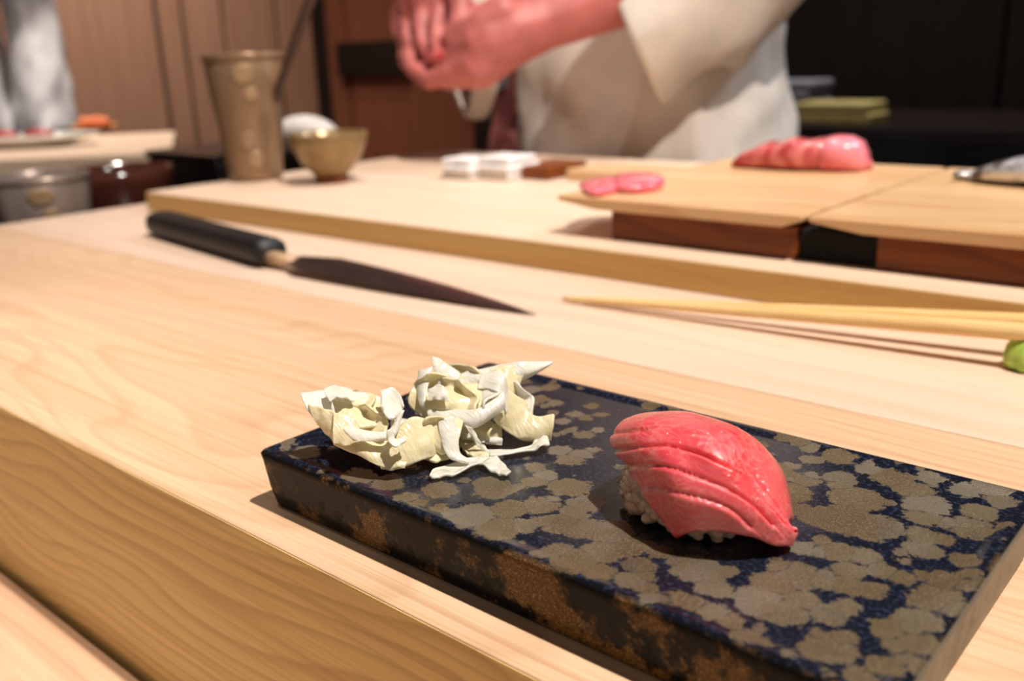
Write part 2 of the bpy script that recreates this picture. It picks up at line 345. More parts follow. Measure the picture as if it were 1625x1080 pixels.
def plate_mat():
    q = NT('tenmoku_glaze'); tc = q.n('ShaderNodeTexCoord'); v = tc.outputs['Object']
    sd = q.n('ShaderNodeAttribute', attribute_name='sd').outputs['Fac']
    gap = q.n('ShaderNodeAttribute', attribute_name='gap').outputs['Fac']
    tone = q.n('ShaderNodeAttribute', attribute_name='tone').outputs['Fac']
    side = q.n('ShaderNodeAttribute', attribute_name='side').outputs['Fac']
    n1 = q.noise(v, 420, 5, .65); n2 = q.noise(v, 2600, 3, .6); n3 = q.noise(v, 110, 3, .5)
    # lobed outline of the spots
    s = q.math('ADD', sd, q.math('MULTIPLY', q.math('SUBTRACT', n1, .5), .0062))
    s = q.math('ADD', s, q.math('MULTIPLY', q.math('SUBTRACT', n3, .5), .0022))
    m1 = q.ramp(q.math('MULTIPLY_ADD', s, -1400, .5), [(0, (0, 0, 0)), (1, (1, 1, 1))])
    # small spots between
    vs = q.vor(q.n('ShaderNodeVectorMath', {0: v, 1: (.0, 0, 0)}).outputs[0], 170)
    rr = q.n('ShaderNodeSeparateColor', {0: vs.outputs['Color']}).outputs[0]
    sm = q.math('SUBTRACT', q.math('ADD', vs.outputs['Distance'], q.math('MULTIPLY', q.math('SUBTRACT', n1, .5), 1.0)), q.math('MULTIPLY_ADD', rr, .85, -.42))
    m2 = q.math('MULTIPLY', q.ramp(q.math('MULTIPLY_ADD', sm, -9, .3), [(0, (0, 0, 0)), (1, (1, 1, 1))]), .85)
    m = q.math('MAXIMUM', m1, m2, clamp=True)
    # hair cracks between touching spots
    g = q.math('ADD', gap, q.math('MULTIPLY', q.math('SUBTRACT', n1, .5), .0012))
    crack = q.ramp(q.math('MULTIPLY', q.math('ABSOLUTE', g), 1200), [(.05, (0, 0, 0)), (.75, (1, 1, 1))])
    crack = q.math('MAXIMUM', crack, q.ramp(q.noise(v, 60, 2), [(.42, (0, 0, 0)), (.58, (1, 1, 1))]))
    m = q.math('MULTIPLY', m, q.math('MULTIPLY_ADD', crack, .9, .1))
    spark = q.ramp(n2, [(.50, (0, 0, 0)), (.70, (1, 1, 1))])
    tan = q.mix(tone, (.19, .145, .085), (.25, .225, .185))
    tan = q.mix(q.ramp(q.noise(v, 38, 3), [(.46, (0, 0, 0)), (.66, (.7, .7, .7))]), tan, (.12, .075, .035))
    tan = q.mix(q.math('MULTIPLY', spark, .75), tan, (.52, .42, .26))
    navy = q.mix(q.ramp(q.noise(v, 900, 3), [(.5, (0, 0, 0)), (.75, (1, 1, 1))]), (.007, .009, .017), (.035, .045, .085))
    top = q.mix(m, navy, tan)
    # sides: near black with rust-gold drips
    big = q.noise(v, 55, 4, .6); ms = q.ramp(q.math('ADD', q.math('MULTIPLY', big, .8), q.math('MULTIPLY', n1, .25)), [(.53, (0, 0, 0)), (.60, (1, 1, 1))])
    sidec = q.mix(ms, (.004, .0036, .0033), q.mix(spark, (.085, .045, .014), (.46, .25, .08)))
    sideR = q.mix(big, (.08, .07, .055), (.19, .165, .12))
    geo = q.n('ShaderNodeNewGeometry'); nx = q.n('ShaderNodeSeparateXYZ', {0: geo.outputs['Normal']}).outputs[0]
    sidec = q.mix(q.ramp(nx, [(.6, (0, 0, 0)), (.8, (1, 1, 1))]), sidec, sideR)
    col = q.mix(side, top, sidec)
    rgh = q.math('MULTIPLY_ADD', m, .20, .17)
    q.P(Base_Color=col, Roughness=q.math('MAXIMUM', rgh, q.math('MULTIPLY', side, .33)), Metallic=q.math('MULTIPLY', q.math('MULTIPLY', m, .55), q.math('SUBTRACT', 1.0, side, clamp=True)))
    q.b.inputs['Specular IOR Level'].default_value = .5; q.t.links.new(q.math('MULTIPLY_ADD', side, -.42, .52), q.b.inputs['Specular IOR Level'])
    h = q.math('ADD', q.math('MULTIPLY', m, q.math('MULTIPLY_ADD', n2, .8, .4)), q.math('MULTIPLY', q.noise(v, 900, 2), .25))
    q.bump(h, .35, .00035)
    return q.m
def build_plate():
    # cross-section from the middle of the top, over the rim, down the inward-leaning sides
    nx, ny = 230, 126
    xs = np.linspace(PX0 + .003, PX1 - .003, nx); ys = np.linspace(PY0 + .003, PY1 - .003, ny)
    X, Y = np.meshgrid(xs, ys, indexing='ij')
    edge = np.minimum(np.minimum(X - PX0, PX1 - X), np.minimum(Y - PY0, PY1 - Y))
    Z = ZT - .0007 * np.clip((edge - .003) / .003, 0, 1) + .00012 * np.sin(X * 160) * np.sin(Y * 190 + 1)
    V = [(float(a), float(b), float(c)) for a, b, c in zip(X.ravel(), Y.ravel(), Z.ravel())]
    F = gridfaces(nx, ny)
    # perimeter loop indices
    loop = [i * ny for i in range(nx)] + [(nx - 1) * ny + j for j in range(1, ny)] + [i * ny + ny - 1 for i in range(nx - 2, -1, -1)] + [j for j in range(ny - 2, 0, -1)]
    cx, cy = (PX0 + PX1) / 2, (PY0 + PY1) / 2; hx, hy = (PX1 - PX0) / 2, (PY1 - PY0) / 2
    side = [0.0] * len(V)
    prev = loop
    for off, z, sd_ in ((.0018, ZT + .0001, 0), (.0007, ZT - .0002, .6), (.0001, ZT - .0010, 1), (.0004, ZT - .003, 1), (.0014, .006, 1), (.0023, .0014, 1), (.0029, .0003, 1), (.005, .0001, 1)):
        cur = []
        for idx in loop:
            x, y, _ = V[idx]
            sx = (hx - off) / (hx - .003); sy = (hy - off) / (hy - .003)
            qx, qy = (x - cx) * sx, (y - cy) * sy
            rc = .0022    # rounded corners
            ax, ay = abs(qx) - (hx - off - rc), abs(qy) - (hy - off - rc)
            if ax > 0 and ay > 0:
                l = math.hypot(ax, ay)
                if l > rc: qx = math.copysign(hx - off - rc + ax * rc / l, qx); qy = math.copysign(hy - off - rc + ay * rc / l, qy)
            cur.append(len(V)); V.append((cx + qx, cy + qy, z)); side.append(sd_)
        for k in range(len(loop)): F.append((prev[k], prev[(k + 1) % len(loop)], cur[(k + 1) % len(loop)], cur[k]))
        prev = cur
    F.append(tuple(prev))
    o = obj('plate', V, F, plate_mat(), None, (cx, cy, 0), smooth=True)
    P = np.array(V); sd, gp, tn = plate_fields(P)
    for nm, arr in (('sd', sd), ('gap', gp), ('tone', tn), ('side', np.array(side))):
        a = o.data.attributes.new(nm, 'FLOAT', 'POINT'); a.data.foreach_set('value', arr.astype(np.float32))
    tag(o, 'thick rectangular black plate with mottled taupe and gold glaze spots', 'plate')
build_plate()

# ================================================================== nigiri
def tuna_mat():
    q = NT('fatty_tuna'); tc = q.n('ShaderNodeTexCoord'); v = tc.outputs['Object']
    wv = q.n('ShaderNodeVectorMath', {0: v, 1: q.n('ShaderNodeVectorMath', {0: q.n('ShaderNodeTexNoise', {'Vector': v, 'Scale': 150, 'Detail': 2}).outputs['Color'], 1: (.006, .006, .006)}, operation='MULTIPLY').outputs[0]}, operation='ADD').outputs[0]
    mp = q.n('ShaderNodeMapping', {'Vector': wv, 'Rotation': (0, 0, .5), 'Scale': (1.0, .55, 1)}).outputs[0]
    e = q.vor(mp, 300, 'DISTANCE_TO_EDGE').outputs['Distance']
    vein = q.ramp(e, [(0, (1, 1, 1)), (.10, (.35, .35, .35)), (.22, (0, 0, 0))])
    e2 = q.vor(q.n('ShaderNodeMapping', {'Vector': wv, 'Rotation': (0, 0, -.5), 'Scale': (.25, 1.1, 1)}).outputs[0], 620, 'DISTANCE_TO_EDGE').outputs['Distance']
    vein2 = q.ramp(e2, [(0, (1, 1, 1)), (.16, (0, 0, 0))])
    big = q.noise(v, 70, 3)
    base = q.mix(q.ramp(big, [(.35, (0, 0, 0)), (.65, (1, 1, 1))]), (.78, .045, .070), (.88, .115, .145))
    mask = q.ramp(q.noise(v, 110, 2), [(.36, (.25, .25, .25)), (.58, (1, 1, 1))])
    base = q.mix(q.math('MULTIPLY', q.math('MULTIPLY', mask), .62), base, (.97, .56, .52))
    base = q.mix(q.math('MULTIPLY', q.math('MULTIPLY', vein2, mask), .34), base, (.95, .48, .42))
    q.P(Base_Color=base, Roughness=.36)
    q.b.inputs['Subsurface Weight'].default_value = .35; q.b.inputs['Subsurface Radius'].default_value = (.006, .0015, .001); q.b.inputs['Subsurface Scale'].default_value = .5
    q.b.inputs['Coat Weight'].default_value = 1.0; q.b.inputs['Coat Roughness'].default_value = .12; q.b.inputs['Coat IOR'].default_value = 1.7
    q.bump(q.math('ADD', q.noise(v, 1100, 3, .6), q.math('MULTIPLY', vein, .2)), .35, .0003)
    cb_ = q.n('ShaderNodeBump', {'Height': q.noise(v, 800, 3, .6), 'Strength': 1.0, 'Distance': .00075})
    q.P(Coat_Normal=cb_.outputs[0])
    return q.m
def rice_mat():
    q = NT('sushi_rice'); v = q.coord()
    q.P(Base_Color=q.ramp(q.noise(v, 150), [(.3, (.80, .50, .36)), (.7, (.90, .68, .52))]), Roughness=.2)
    q.b.inputs['Subsurface Weight'].default_value = .4; q.b.inputs['Subsurface Radius'].default_value = (.004, .003, .002); q.b.inputs['Subsurface Scale'].default_value = .5
    return q.m
M_tuna = tuna_mat(); M_rice = rice_mat()
NG = thing('nigiri_sushi', (-.100, .186, ZT), 'piece of marbled pink-red tuna sushi with folded grooves on the black plate', 'sushi')
CP = [
 [(1068,855,.0212),(1034,815,.0248),(992,748,.0295),(964,703,.034),(981,670,.038)],
 [(1105,849,.0235),(1080,800,.031),(1045,745,.0365),(1020,700,.040),(1030,664,.043)],
 [(1150,851,.024),(1130,795,.033),(1105,740,.039),(1085,700,.0425),(1095,669,.045)],
 [(1195,857,.023),(1182,808,.031),(1160,762,.037),(1145,725,.041),(1152,694,.043)],
 [(1230,869,.0205),(1222,828,.027),(1210,790,.032),(1200,765,.0345),(1202,745,.0365)],
 [(1262,868,.0194),(1266,860,.021),(1267,852,.0225),(1264,845,.0235),(1258,832,.025)]]
G = []
for row in CP:
    r = [np.array(at(*p)) for p in row]
    tip = row is CP[-1]
    k = .35 if tip else 1
    r.append(r[4] + np.array([-.001, .010 * k, -.002 * k])); r.append(r[4] + np.array([-.002, .018 * k, -.009 * k])); r.append(r[4] + np.array([-.003, .021 * k, -.0175 * k]))
    G.append(r)
G = np.array(G)
NU, NV = 130, 110
tmp = np.array([catmull(G[i], NV) for i in range(len(G))])
S = np.array([catmull(tmp[:, j], NU) for j in range(NV)]).transpose(1, 0, 2)
du = np.gradient(S, axis=0); dv = np.gradient(S, axis=1); N = np.cross(du, dv); N /= np.linalg.norm(N, axis=2, keepdims=True) + 1e-12
if N[NU // 2, NV // 2, 2] < 0: N = -N
grooves = [([(968,716),(1000,712),(1050,706),(1100,716),(1140,734),(1180,756),(1215,792),(1245,830)], 1.0),
           ([(978,745),(1010,740),(1060,741),(1110,757),(1160,778),(1195,800),(1225,832)], .75),
           ([(1000,778),(1035,775),(1080,783),(1130,796),(1165,812),(1190,835)], .6),
           ([(966,690),(1000,686),(1025,684)], .5)]
def polydist(X, Y, poly):
    best = np.full(X.shape, 1e9); sg = np.zeros(X.shape)
    for (x0, y0), (x1, y1) in zip(poly[:-1], poly[1:]):
        dx, dy = x1 - x0, y1 - y0; L2 = dx * dx + dy * dy
        t = np.clip(((X - x0) * dx + (Y - y0) * dy) / L2, 0, 1)
        d = np.hypot(X - x0 - t * dx, Y - y0 - t * dy); s = np.sign(dx * (Y - y0) - dy * (X - x0))
        m = d < best; best[m] = d[m]; sg[m] = s[m]
    return best, sg
flat = S.reshape(-1, 3); pp = np.array([px(p) for p in flat]).reshape(NU, NV, 2)
disp = np.zeros((NU, NV))
for poly, st in grooves:
    d, s = polydist(pp[..., 0], pp[..., 1], catmull(poly, 40).tolist())
    disp -= st * .0014 * np.exp(-(d / 3.0) ** 2)
    disp += st * np.where(s > 0, .00085 * np.exp(-d / 13), -.00035 * np.exp(-d / 10))
uu = np.linspace(0, 1, NU)[:, None]
fade = np.clip((1 - uu) / .12, 0, 1)
for i in range(NU):
    for j in range(NV):
        p = Vector(S[i, j]) * 140; disp[i, j] += .00045 * mnoise.noise(p) + .0007 * mnoise.noise(p * .45)
outer = S + N * (disp * fade)[..., None]
# thickness with a rounded rim
T = .0042
vv = np.linspace(0, 1, NV)[None, :]
eu = np.minimum(np.linspace(0, 1, NU) * .055, (1 - np.linspace(0, 1, NU)) * .055)[:, None]
ev = np.minimum(vv * .06, (1 - vv) * .06)
ed = np.minimum(eu, ev); rnd = 1 - np.clip(ed / .0022, 0, 1)
drop = (T / 2) * (1 - np.sqrt(np.clip(1 - rnd ** 2, 0, 1)))
mid = outer
up = outer - N * drop[..., None]; lo = outer - N * (T - drop)[..., None]
n = NU * NV
V = [tuple(p) for p in up.reshape(-1, 3)] + [tuple(p) for p in lo.reshape(-1, 3)]
F = gridfaces(NU, NV); F += [tuple(i + n for i in f[::-1]) for f in gridfaces(NU, NV)]
for i in range(NU - 1):
    for j in (0, NV - 1): a = i * NV + j; F.append((a, a + NV, a + NV + n, a + n))
for j in range(NV - 1):
    for i in (0, NU - 1): a = i * NV + j; F.append((a, a + 1, a + 1 + n, a + n))
V = [(x, y, max(z, ZT + .0001)) for x, y, z in V]
obj('tuna_slice', V, F, M_tuna, NG, smooth=True)
# rice: packed grains over a core
def grain(c, d, l, r):
    d = Vector(d).normalized(); a = d.orthogonal().normalized(); b = d.cross(a)
    rings = [ring(Vector(c) + d * (l * t), a * r * s, b * r * s, 6) for t, s in ((-.5, .35), (-.38, .8), (0, 1.05), (.38, .8), (.5, .35))]
    return loftv(rings)
parts = []
c0 = Vector((-.1085, .1865, ZT)); ax = Vector((.86, -.10, 0)).normalized(); ay = Vector((.1, .86, 0)).normalized()
rings = [ring(c0 + Vector((0, 0, z)), ax * .0145 * s, ay * .0110 * s, 24, 2.6) for z, s in ((.0006, .8), (.004, .98), (.009, 1), (.013, .85), (.016, .5))]
parts.append(loftv(rings))
for k in range(300):
    t = rng.uniform(0, 2 * math.pi); h = rng.uniform(.001, .0145); s = 1 - .35 * max(0, (h - .008) / .008) - .1 * max(0, (.003 - h) / .003)
    ct_, st_ = math.cos(t), math.sin(t); e = 2 / 2.6
    p = c0 + Vector((0, 0, h)) + ax * (.0152 * s * math.copysign(abs(ct_) ** e, ct_)) + ay * (.0120 * s * math.copysign(abs(st_) ** e, st_))
    d = Vector(rng.normal(size=3)); parts.append(grain(p, d, rng.uniform(.0050, .0066), .0017))
v, f = join(parts)
v = [(p[0], p[1], max(p[2], ZT - .0004)) for p in v]
o = obj('rice', v, f, M_rice, NG, smooth=True); o['kind'] = 'stuff'; o['label'] = 'small bed of pale sushi rice under the tuna'

# ================================================================== pickled ginger
def ginger_mat(name, lo, hi, trans, fibre):
    q = NT(name); v = q.coord()
    f = q.noise(q.coord(scale=(60, 220, 120)), 3, 4)
    col = q.ramp(f, [(.3, lo), (.7, hi)])
    q.P(Base_Color=col, Roughness=.18)
    q.b.inputs['Coat Weight'].default_value = .8; q.b.inputs['Coat Roughness'].default_value = .06
    q.bump(q.math('ADD', q.noise(v, 260, 3), q.math('MULTIPLY', q.noise(q.coord(scale=(1, 6, 1)), 240, 2), .6)), .55, .0009)
    tr = q.n('ShaderNodeBsdfTranslucent', {'Color': col}); ms = q.n('ShaderNodeMixShader', {0: trans})
    q.t.links.new(q.b.outputs[0], ms.inputs[1]); q.t.links.new(tr.outputs[0], ms.inputs[2])
    q.t.links.new(ms.outputs[0], q.t.nodes['Material Output'].inputs[0]); return q.m
M_gin = ginger_mat('pickled_ginger', (.92, .82, .50), (.98, .92, .68), .28, 0); M_ginw = ginger_mat('pickled_ginger_pale', (.92, .90, .80), (.98, .97, .92), .30, 0)
VIEW = np.array([-.66, .75, 0.]); VIEW /= np.linalg.norm(VIEW)
def bil(cx, cy, d, anchor):
    r = ray(380 + cx / 3.125, 560 + cy / 3.125); a = np.array(anchor) + VIEW * d
    t = np.dot(a - CAMP, VIEW) / np.dot(r, VIEW); return CAMP + r * t
def sheet(label, A, Bp, anchor, mat, bulge=.0015, thick=.0006, rough=.0007, nu=44, nv=18, flat=None):
    if flat is None:
        a = catmull([bil(*p, anchor) for p in A], nu); b = catmull([bil(*p, anchor) for p in Bp], nu)
    else:
        a = catmull([np.array(at(380 + p[0] / 3.125, 560 + p[1] / 3.125, ZT + p[2])) for p in A], nu)
        b = catmull([np.array(at(380 + p[0] / 3.125, 560 + p[1] / 3.125, ZT + p[2])) for p in Bp], nu)
    V = []
    for i in range(nu):
        for j in range(nv):
            t = j / (nv - 1); p = a[i] * (1 - t) + b[i] * t
            q = Vector(p) * 130
            rag = 1 + .0 * t
            q2 = Vector(p) * 330
            off = .6 * bulge * math.sin(math.pi * t) + rough * (mnoise.noise(q) * 1.6 + mnoise.noise(q2) * .35 + .55 * math.sin(i * .30 + 2 * t) * (abs(t - .5) * 2) ** 2)
            if flat is None: p = p - VIEW * off + np.array([0, 0, rough * mnoise.noise(q + Vector((5, 3, 1)))])
            else: p = p + np.array([0, 0, abs(off) + .0006])
            # ragged outline
            V.append((p[0], p[1], max(p[2], ZT - .0001)))
    F = gridfaces(nu, nv)
    c = np.mean(np.array(V), axis=0); base = (c[0], c[1], min(v[2] for v in V))
    o = obj('ginger_slice', V, F, mat, None, base, smooth=True)
    m = o.modifiers.new('thickness', 'SOLIDIFY'); m.thickness = thick; m.offset = 0
    
    tag(o, label, 'pickled ginger', 'pickled ginger slices')
    return o
AL = at(622, 742, ZT); AR = at(780, 708, ZT)
W, Yw = M_ginw, M_gin
sheet('big boat-shaped yellow ginger slice at the front of the left heap', [(462,372,.001),(600,402,.0),(735,425,.0),(850,316,.002),(950,340,.004),(1000,420,.006)], [(470,450,-.003),(570,500,-.005),(700,562,-.006),(800,577,-.006),(900,537,-.004),(990,490,.002)], AL, Yw, .0025)
sheet('translucent ginger slice fanning out at the back left of the left heap', [(302,198,.012),(420,188,.014),(560,190,.014),(700,220,.014)], [(372,330,.006),(470,335,.006),(600,300,.008),(705,290,.010)], AL, W, .002)
sheet('ginger slice curled into a ring band across the left heap', [(460,245,.005),(498,335,.0),(640,383,-.003),(740,380,-.003),(802,290,.0)], [(452,330,.003),(520,398,-.003),(640,432,-.005),(762,412,-.004),(815,282,.001)], AL, W, .0012)
sheet('upright oval curl of ginger on the right of the left heap', [(700,190,.008),(755,178,.009),(795,205,.007),(814,268,.003)], [(705,262,.002),(722,310,.001),(762,332,.0),(803,302,.001)], AL, W, -.002)
sheet('yellow ginger slice forming the hollow floor of the left heap', [(450,240,.009),(560,225,.011),(695,245,.011)], [(490,335,.004),(600,375,.001),(722,362,.002)], AL, Yw, -.003)
sheet('small curled lip of ginger hanging over the front of the left heap', [(735,372,-.006),(738,430,-.007),(780,457,-.008),(828,432,-.006)], [(757,370,-.004),(766,408,-.005),(790,424,-.006),(815,408,-.005)], AL, W, .0006)
sheet('ginger slice down the left flank of the left heap', [(345,250,.008),(405,270,.004),(470,290,.002)], [(385,352,.003),(430,402,.001),(477,447,-.002)], AL, Yw, .002)
sheet('crumpled white ginger tip on top of the left heap', [(420,175,.010),(480,164,.012),(562,180,.012)], [(450,242,.006),(510,226,.006),(572,240,.008)], AL, W, .002, rough=.0010)
sheet('pale ginger slice peeping out under the left heap', [(694,535,-.005),(760,540,-.006),(832,545,-.005)], [(705,575,-.006),(755,590,-.007),(820,575,-.006)], AL, Yw, .001)
sheet('wide ginger slice closing the front left of the left heap', [(468,290,.001),(560,320,.001),(600,400,-.001)], [(466,448,-.004),(530,455,-.005),(600,425,-.005)], AL, Yw, .002)
sheet('ginger slice hanging down between the two heaps', [(985,315,.004),(1000,420,.001),(1040,515,-.003),(1130,548,-.004)], [(1062,312,.004),(1085,410,.001),(1092,500,-.002),(1145,528,-.003)], AL, W, .0015)
sheet('folded ginger slice joining the left heap to the right heap', [(850,330,.006),(940,345,.005),(1000,312,.005),(1110,335,.006)], [(960,475,.001),(1000,500,.0),(1050,480,.0),(1085,440,.001)], AL, Yw, .002)
# right heap
sheet('pointed translucent ginger slice sticking out to the upper right', [(1080,112,.014),(1250,66,.012),(1400,42,.012),(1552,36,.016)], [(1100,172,.010),(1260,165,.008),(1385,152,.008),(1552,39,.016)], AR, W, .002)
sheet('yellow ginger slice folding down under the pointed one', [(1240,72,.010),(1320,60,.010),(1425,62,.012)], [(1290,205,.004),(1335,240,.004),(1390,152,.008)], AR, Yw, .002)
sheet('tall curled ginger slice at the left end of the right heap', [(892,88,.012),(884,180,.008),(900,262,.004),(942,302,.002)], [(962,68,.012),(942,140,.008),(932,220,.004),(985,272,.002)], AR, W, .002)
sheet('small pointed ginger tip at the top of the right heap', [(955,18,.014),(1010,42,.012),(1092,108,.010)], [(975,112,.010),(992,152,.008),(1082,135,.008)], AR, W, .0015)
sheet('broad ginger slice over the middle of the right heap', [(925,200,.006),(1050,168,.006),(1150,148,.006),(1250,168,.006)], [(930,295,.0),(1050,285,-.002),(1150,295,-.002),(1245,252,.0)], AR, Yw, .003)
sheet('crumpled wet white ginger piece on the face of the right heap', [(938,190,.001),(1000,162,.001),(1032,200,.0)], [(945,242,-.001),(990,236,-.002),(1037,242,-.002)], AR, W, .0015, rough=.0010)
sheet('ginger slice wrapping the lower front of the right heap', [(928,285,.0),(1060,290,-.003),(1200,268,-.003),(1312,198,.0)], [(950,325,.0),(1100,362,-.005),(1205,352,-.005),(1318,275,-.001)], AR, W, .0025)
sheet('upright ginger slice on the right of the right heap', [(1200,100,.008),(1300,90,.006),(1332,200,.003)], [(1180,172,.004),(1282,200,.0),(1322,302,.0)], AR, W, .0015)
sheet('yellow ginger slice lying under the right heap', [(1085,368,.0),(1200,358,.0),(1300,350,.002)], [(1100,425,.0),(1200,445,.0),(1300,452,.002)], AR, Yw, .001)
sheet('thick yellow ginger curl reaching to the right of the right heap', [(1325,190,.004),(1412,236,.006),(1432,292,.004),(1500,322,.002),(1562,303,.002)], [(1255,325,.0),(1300,372,.0),(1372,414,.0),(1450,434,.0),(1546,427,.0)], AR, Yw, .003, thick=.0014)
sheet('back ginger slice seen between the folds of the right heap', [(1000,140,.012),(1100,120,.012),(1220,120,.012)], [(960,300,.006),(1100,320,.004),(1290,320,.004)], AR, Yw, .001)
sheet('short ginger strip under the right heap front', [(1105,395,-.001),(1200,405,-.001),(1305,425,.0)], [(1110,420,-.001),(1200,438,-.002),(1300,455,.0)], AR, W, .0004)
# curled petals: a thin round slice bent over a random axis and ruffled at its rim
def petal(label, cx, cy, d, anchor, rx, ry, spin, tilt, roll, mat, seed):
    c = Vector(bil(cx, cy, d, anchor)); rg = random.Random(seed); nr, na = 14, 44
    Rm = Matrix.Rotation(spin, 3, 'Z') @ Matrix.Rotation(tilt, 3, 'X')
    V = [None] * (nr * na); ph = rg.uniform(0, 6)
    for i in range(nr):
        r = (i + .15) / (nr - .85)
        for j in range(na):
            th = 2 * math.pi * j / na; rag = 1 + .10 * math.sin(3 * th + ph) + .05 * math.sin(7 * th + ph * 2)
            x, y = rx * r * rag * math.cos(th), ry * r * rag * math.sin(th)
            k = roll / ry; a_ = y * k
            z = (1 - math.cos(a_)) / k if abs(k) > 1e-6 else 0; y2 = math.sin(a_) / k if abs(k) > 1e-6 else y
            z += .0011 * r ** 2 * math.sin(5 * th + ph) + .0009 * mnoise.noise(Vector((x, y, seed)) * 260)
            p = c + Rm @ Vector((x, y2, z)); p.z = max(p.z, ZT - .0001); V[i * na + j] = p
    F = [(i * na + j, i * na + (j + 1) % na, (i + 1) * na + (j + 1) % na, (i + 1) * na + j) for i in range(nr - 1) for j in range(na)]
    F.append(tuple(range(na))[::-1])
    o = obj('ginger_slice', V, F, mat, None, (c.x, c.y, min(v.z for v in V)), smooth=True)
    m = o.modifiers.new('thickness', 'SOLIDIFY'); m.thickness = .0007; m.offset = 0
    tag(o, label, 'pickled ginger', 'pickled ginger slices')
petal('curled ginger slice behind the ring band of the left heap', 560, 290, .012, AL, .0085, .0075, -.2, 1.15, -.9, Yw, 2)
petal('ruffled ginger slice folded inside the left heap', 620, 370, .004, AL, .0080, .0070, .1, .75, 1.2, Yw, 3)
petal('rumpled ginger slice at the right shoulder of the left heap', 870, 400, .004, AL, .0085, .0070, .5, .9, -1.3, W, 4)
petal('wet ginger slice standing at the right end of the left heap', 960, 430, .003, AL, .0055, .0075, 1.0, 1.2, 1.0, Yw, 5)
petal('folded ginger slice on the left side of the right heap', 960, 220, .008, AR, .0065, .0085, .7, 1.1, 1.2, Yw, 6)
petal('ruffled ginger slice in the middle of the right heap', 1080, 240, .003, AR, .0085, .0070, -.1, .95, 1.1, Yw, 7)
petal('glossy ginger slice folded over the right part of the right heap', 1190, 230, .003, AR, .0065, .0080, -.5, 1.1, -1.2, W, 8)
petal('rounded ginger slice behind the yellow curl of the right heap', 1350, 250, .008, AR, .0070, .0075, .3, 1.2, .9, W, 9)
petal('ginger slice tucked low in the front of the right heap', 1130, 350, .002, AR, .0085, .0060, .2, 1.1, -1.1, Yw, 10)
petal('ginger slice closing the back of the right heap', 1130, 160, .014, AR, .0100, .0065, .1, 1.2, .8, Yw, 11)
petal('ginger slice low between the two heaps', 1010, 470, .003, AR, .0060, .0060, .4, .8, 1.0, Yw, 12)
# loose strands in front
sheet('loose pale ginger strip pointing left in front of the heaps', [(945,622,0),(965,592,0),(1080,560,0),(1205,522,.001)], [(955,632,0),(1000,626,0),(1095,608,0),(1242,530,.001)], None, W, .0004, flat=True)
sheet('loose pale ginger strip pointing to the front right', [(1245,500,.001),(1290,540,0),(1348,602,0)], [(1180,560,0),(1250,598,0),(1325,628,0)], None, W, .0004, flat=True)
sheet('long thin loose ginger strip reaching right with a forked end', [(1235,492,.001),(1420,486,0),(1475,440,.001),(1530,430,.002)], [(1240,522,.001),(1430,506,0),(1495,484,.001),(1538,466,.001)], None, W, .0004, flat=True)
sheet('yellowish leaf of loose ginger behind the loose strips', [(1090,435,.001),(1160,450,.001),(1235,505,.001)], [(1110,500,0),(1150,525,0),(1215,535,.001)], None, Yw, .0004, flat=True)
sheet('thin ginger thread hanging from the right heap to the loose strips', [(1118,355,-.006),(1172,440,-.007),(1220,495,-.008)], [(1150,362,-.006),(1196,438,-.007),(1242,488,-.008)], AR, W, .0003)

# ================================================================== knife
def knife():
    A = at(252, 357, .007); Bk = at(432, 402, .009); Tip = at(851, 500, .0006)
    t = thing('kitchen_knife', (Bk.x, Bk.y, 0), 'kitchen knife with black handle and dark steel blade on the counter', 'knife')
    d = (Bk - A).normalized(); d.z = 0; d.normalize(); s = Vector((-d.y, d.x, 0)); U = Vector((0, 0, 1))
    L = (Bk - A).length
    rings = [ring(Vector((A.x, A.y, .0098)) + d * (L * k), s * w_, U * h_, 20, 2.8) for k, w_, h_ in ((-.0, .007, .0055), (.015, .0115, .0085), (.05, .013, .0095), (.3, .0125, .0093), (.7, .0118, .009), (.96, .0115, .009), (1.0, .0105, .0083))]
    v, f = loftv(rings); obj('handle', v, f, M_rubber, t, smooth=True)
    b0 = Vector((Bk.x, Bk.y, .0065)); tipv = Vector((Tip.x, Tip.y, .0006)); db = (tipv - b0); Lb = Vector((db.x, db.y, 0)).length; db = Vector((db.x, db.y, 0)).normalized(); sb = Vector((-db.y, db.x, 0))
    rings = [ring(b0 + db * k - U * k * .02, sb * w_, U * h_, 14, 2.5) for k, w_, h_ in ((-.004, .006, .0045), (.012, .0055, .004), (.024, .005, .003))]
    v, f = loftv(rings); obj('ferrule', v, f, M_ferrule, t, smooth=True)
    # blade: spine side and edge side; lies nearly flat
    prof = []
    nb = 26
    for i in range(nb):
        k = i / (nb - 1); x = .022 + (Lb - .022) * k
        up = .019 * (1 - k ** 2.6) * min(1, .40 + k * 5) ; dn = -.0115 * (1 - k ** 2.4) * min(1, .45 + k * 8)
        th = .0018 * (1 - .75 * k); z = .0062 * (1 - k) + .0008
        c = b0 + db * x; c.z = z
        prof.append([c + sb * up + U * th * .8, c + sb * (up * .4) + U * th, c + sb * dn + U * .0002 - U * .0012 * (1 - k), c + sb * (up * .4) - U * th * .3, c + sb * up - U * th * .3])
    v, f = loftv(prof); obj('blade', v, f, M_steel, t)
knife()

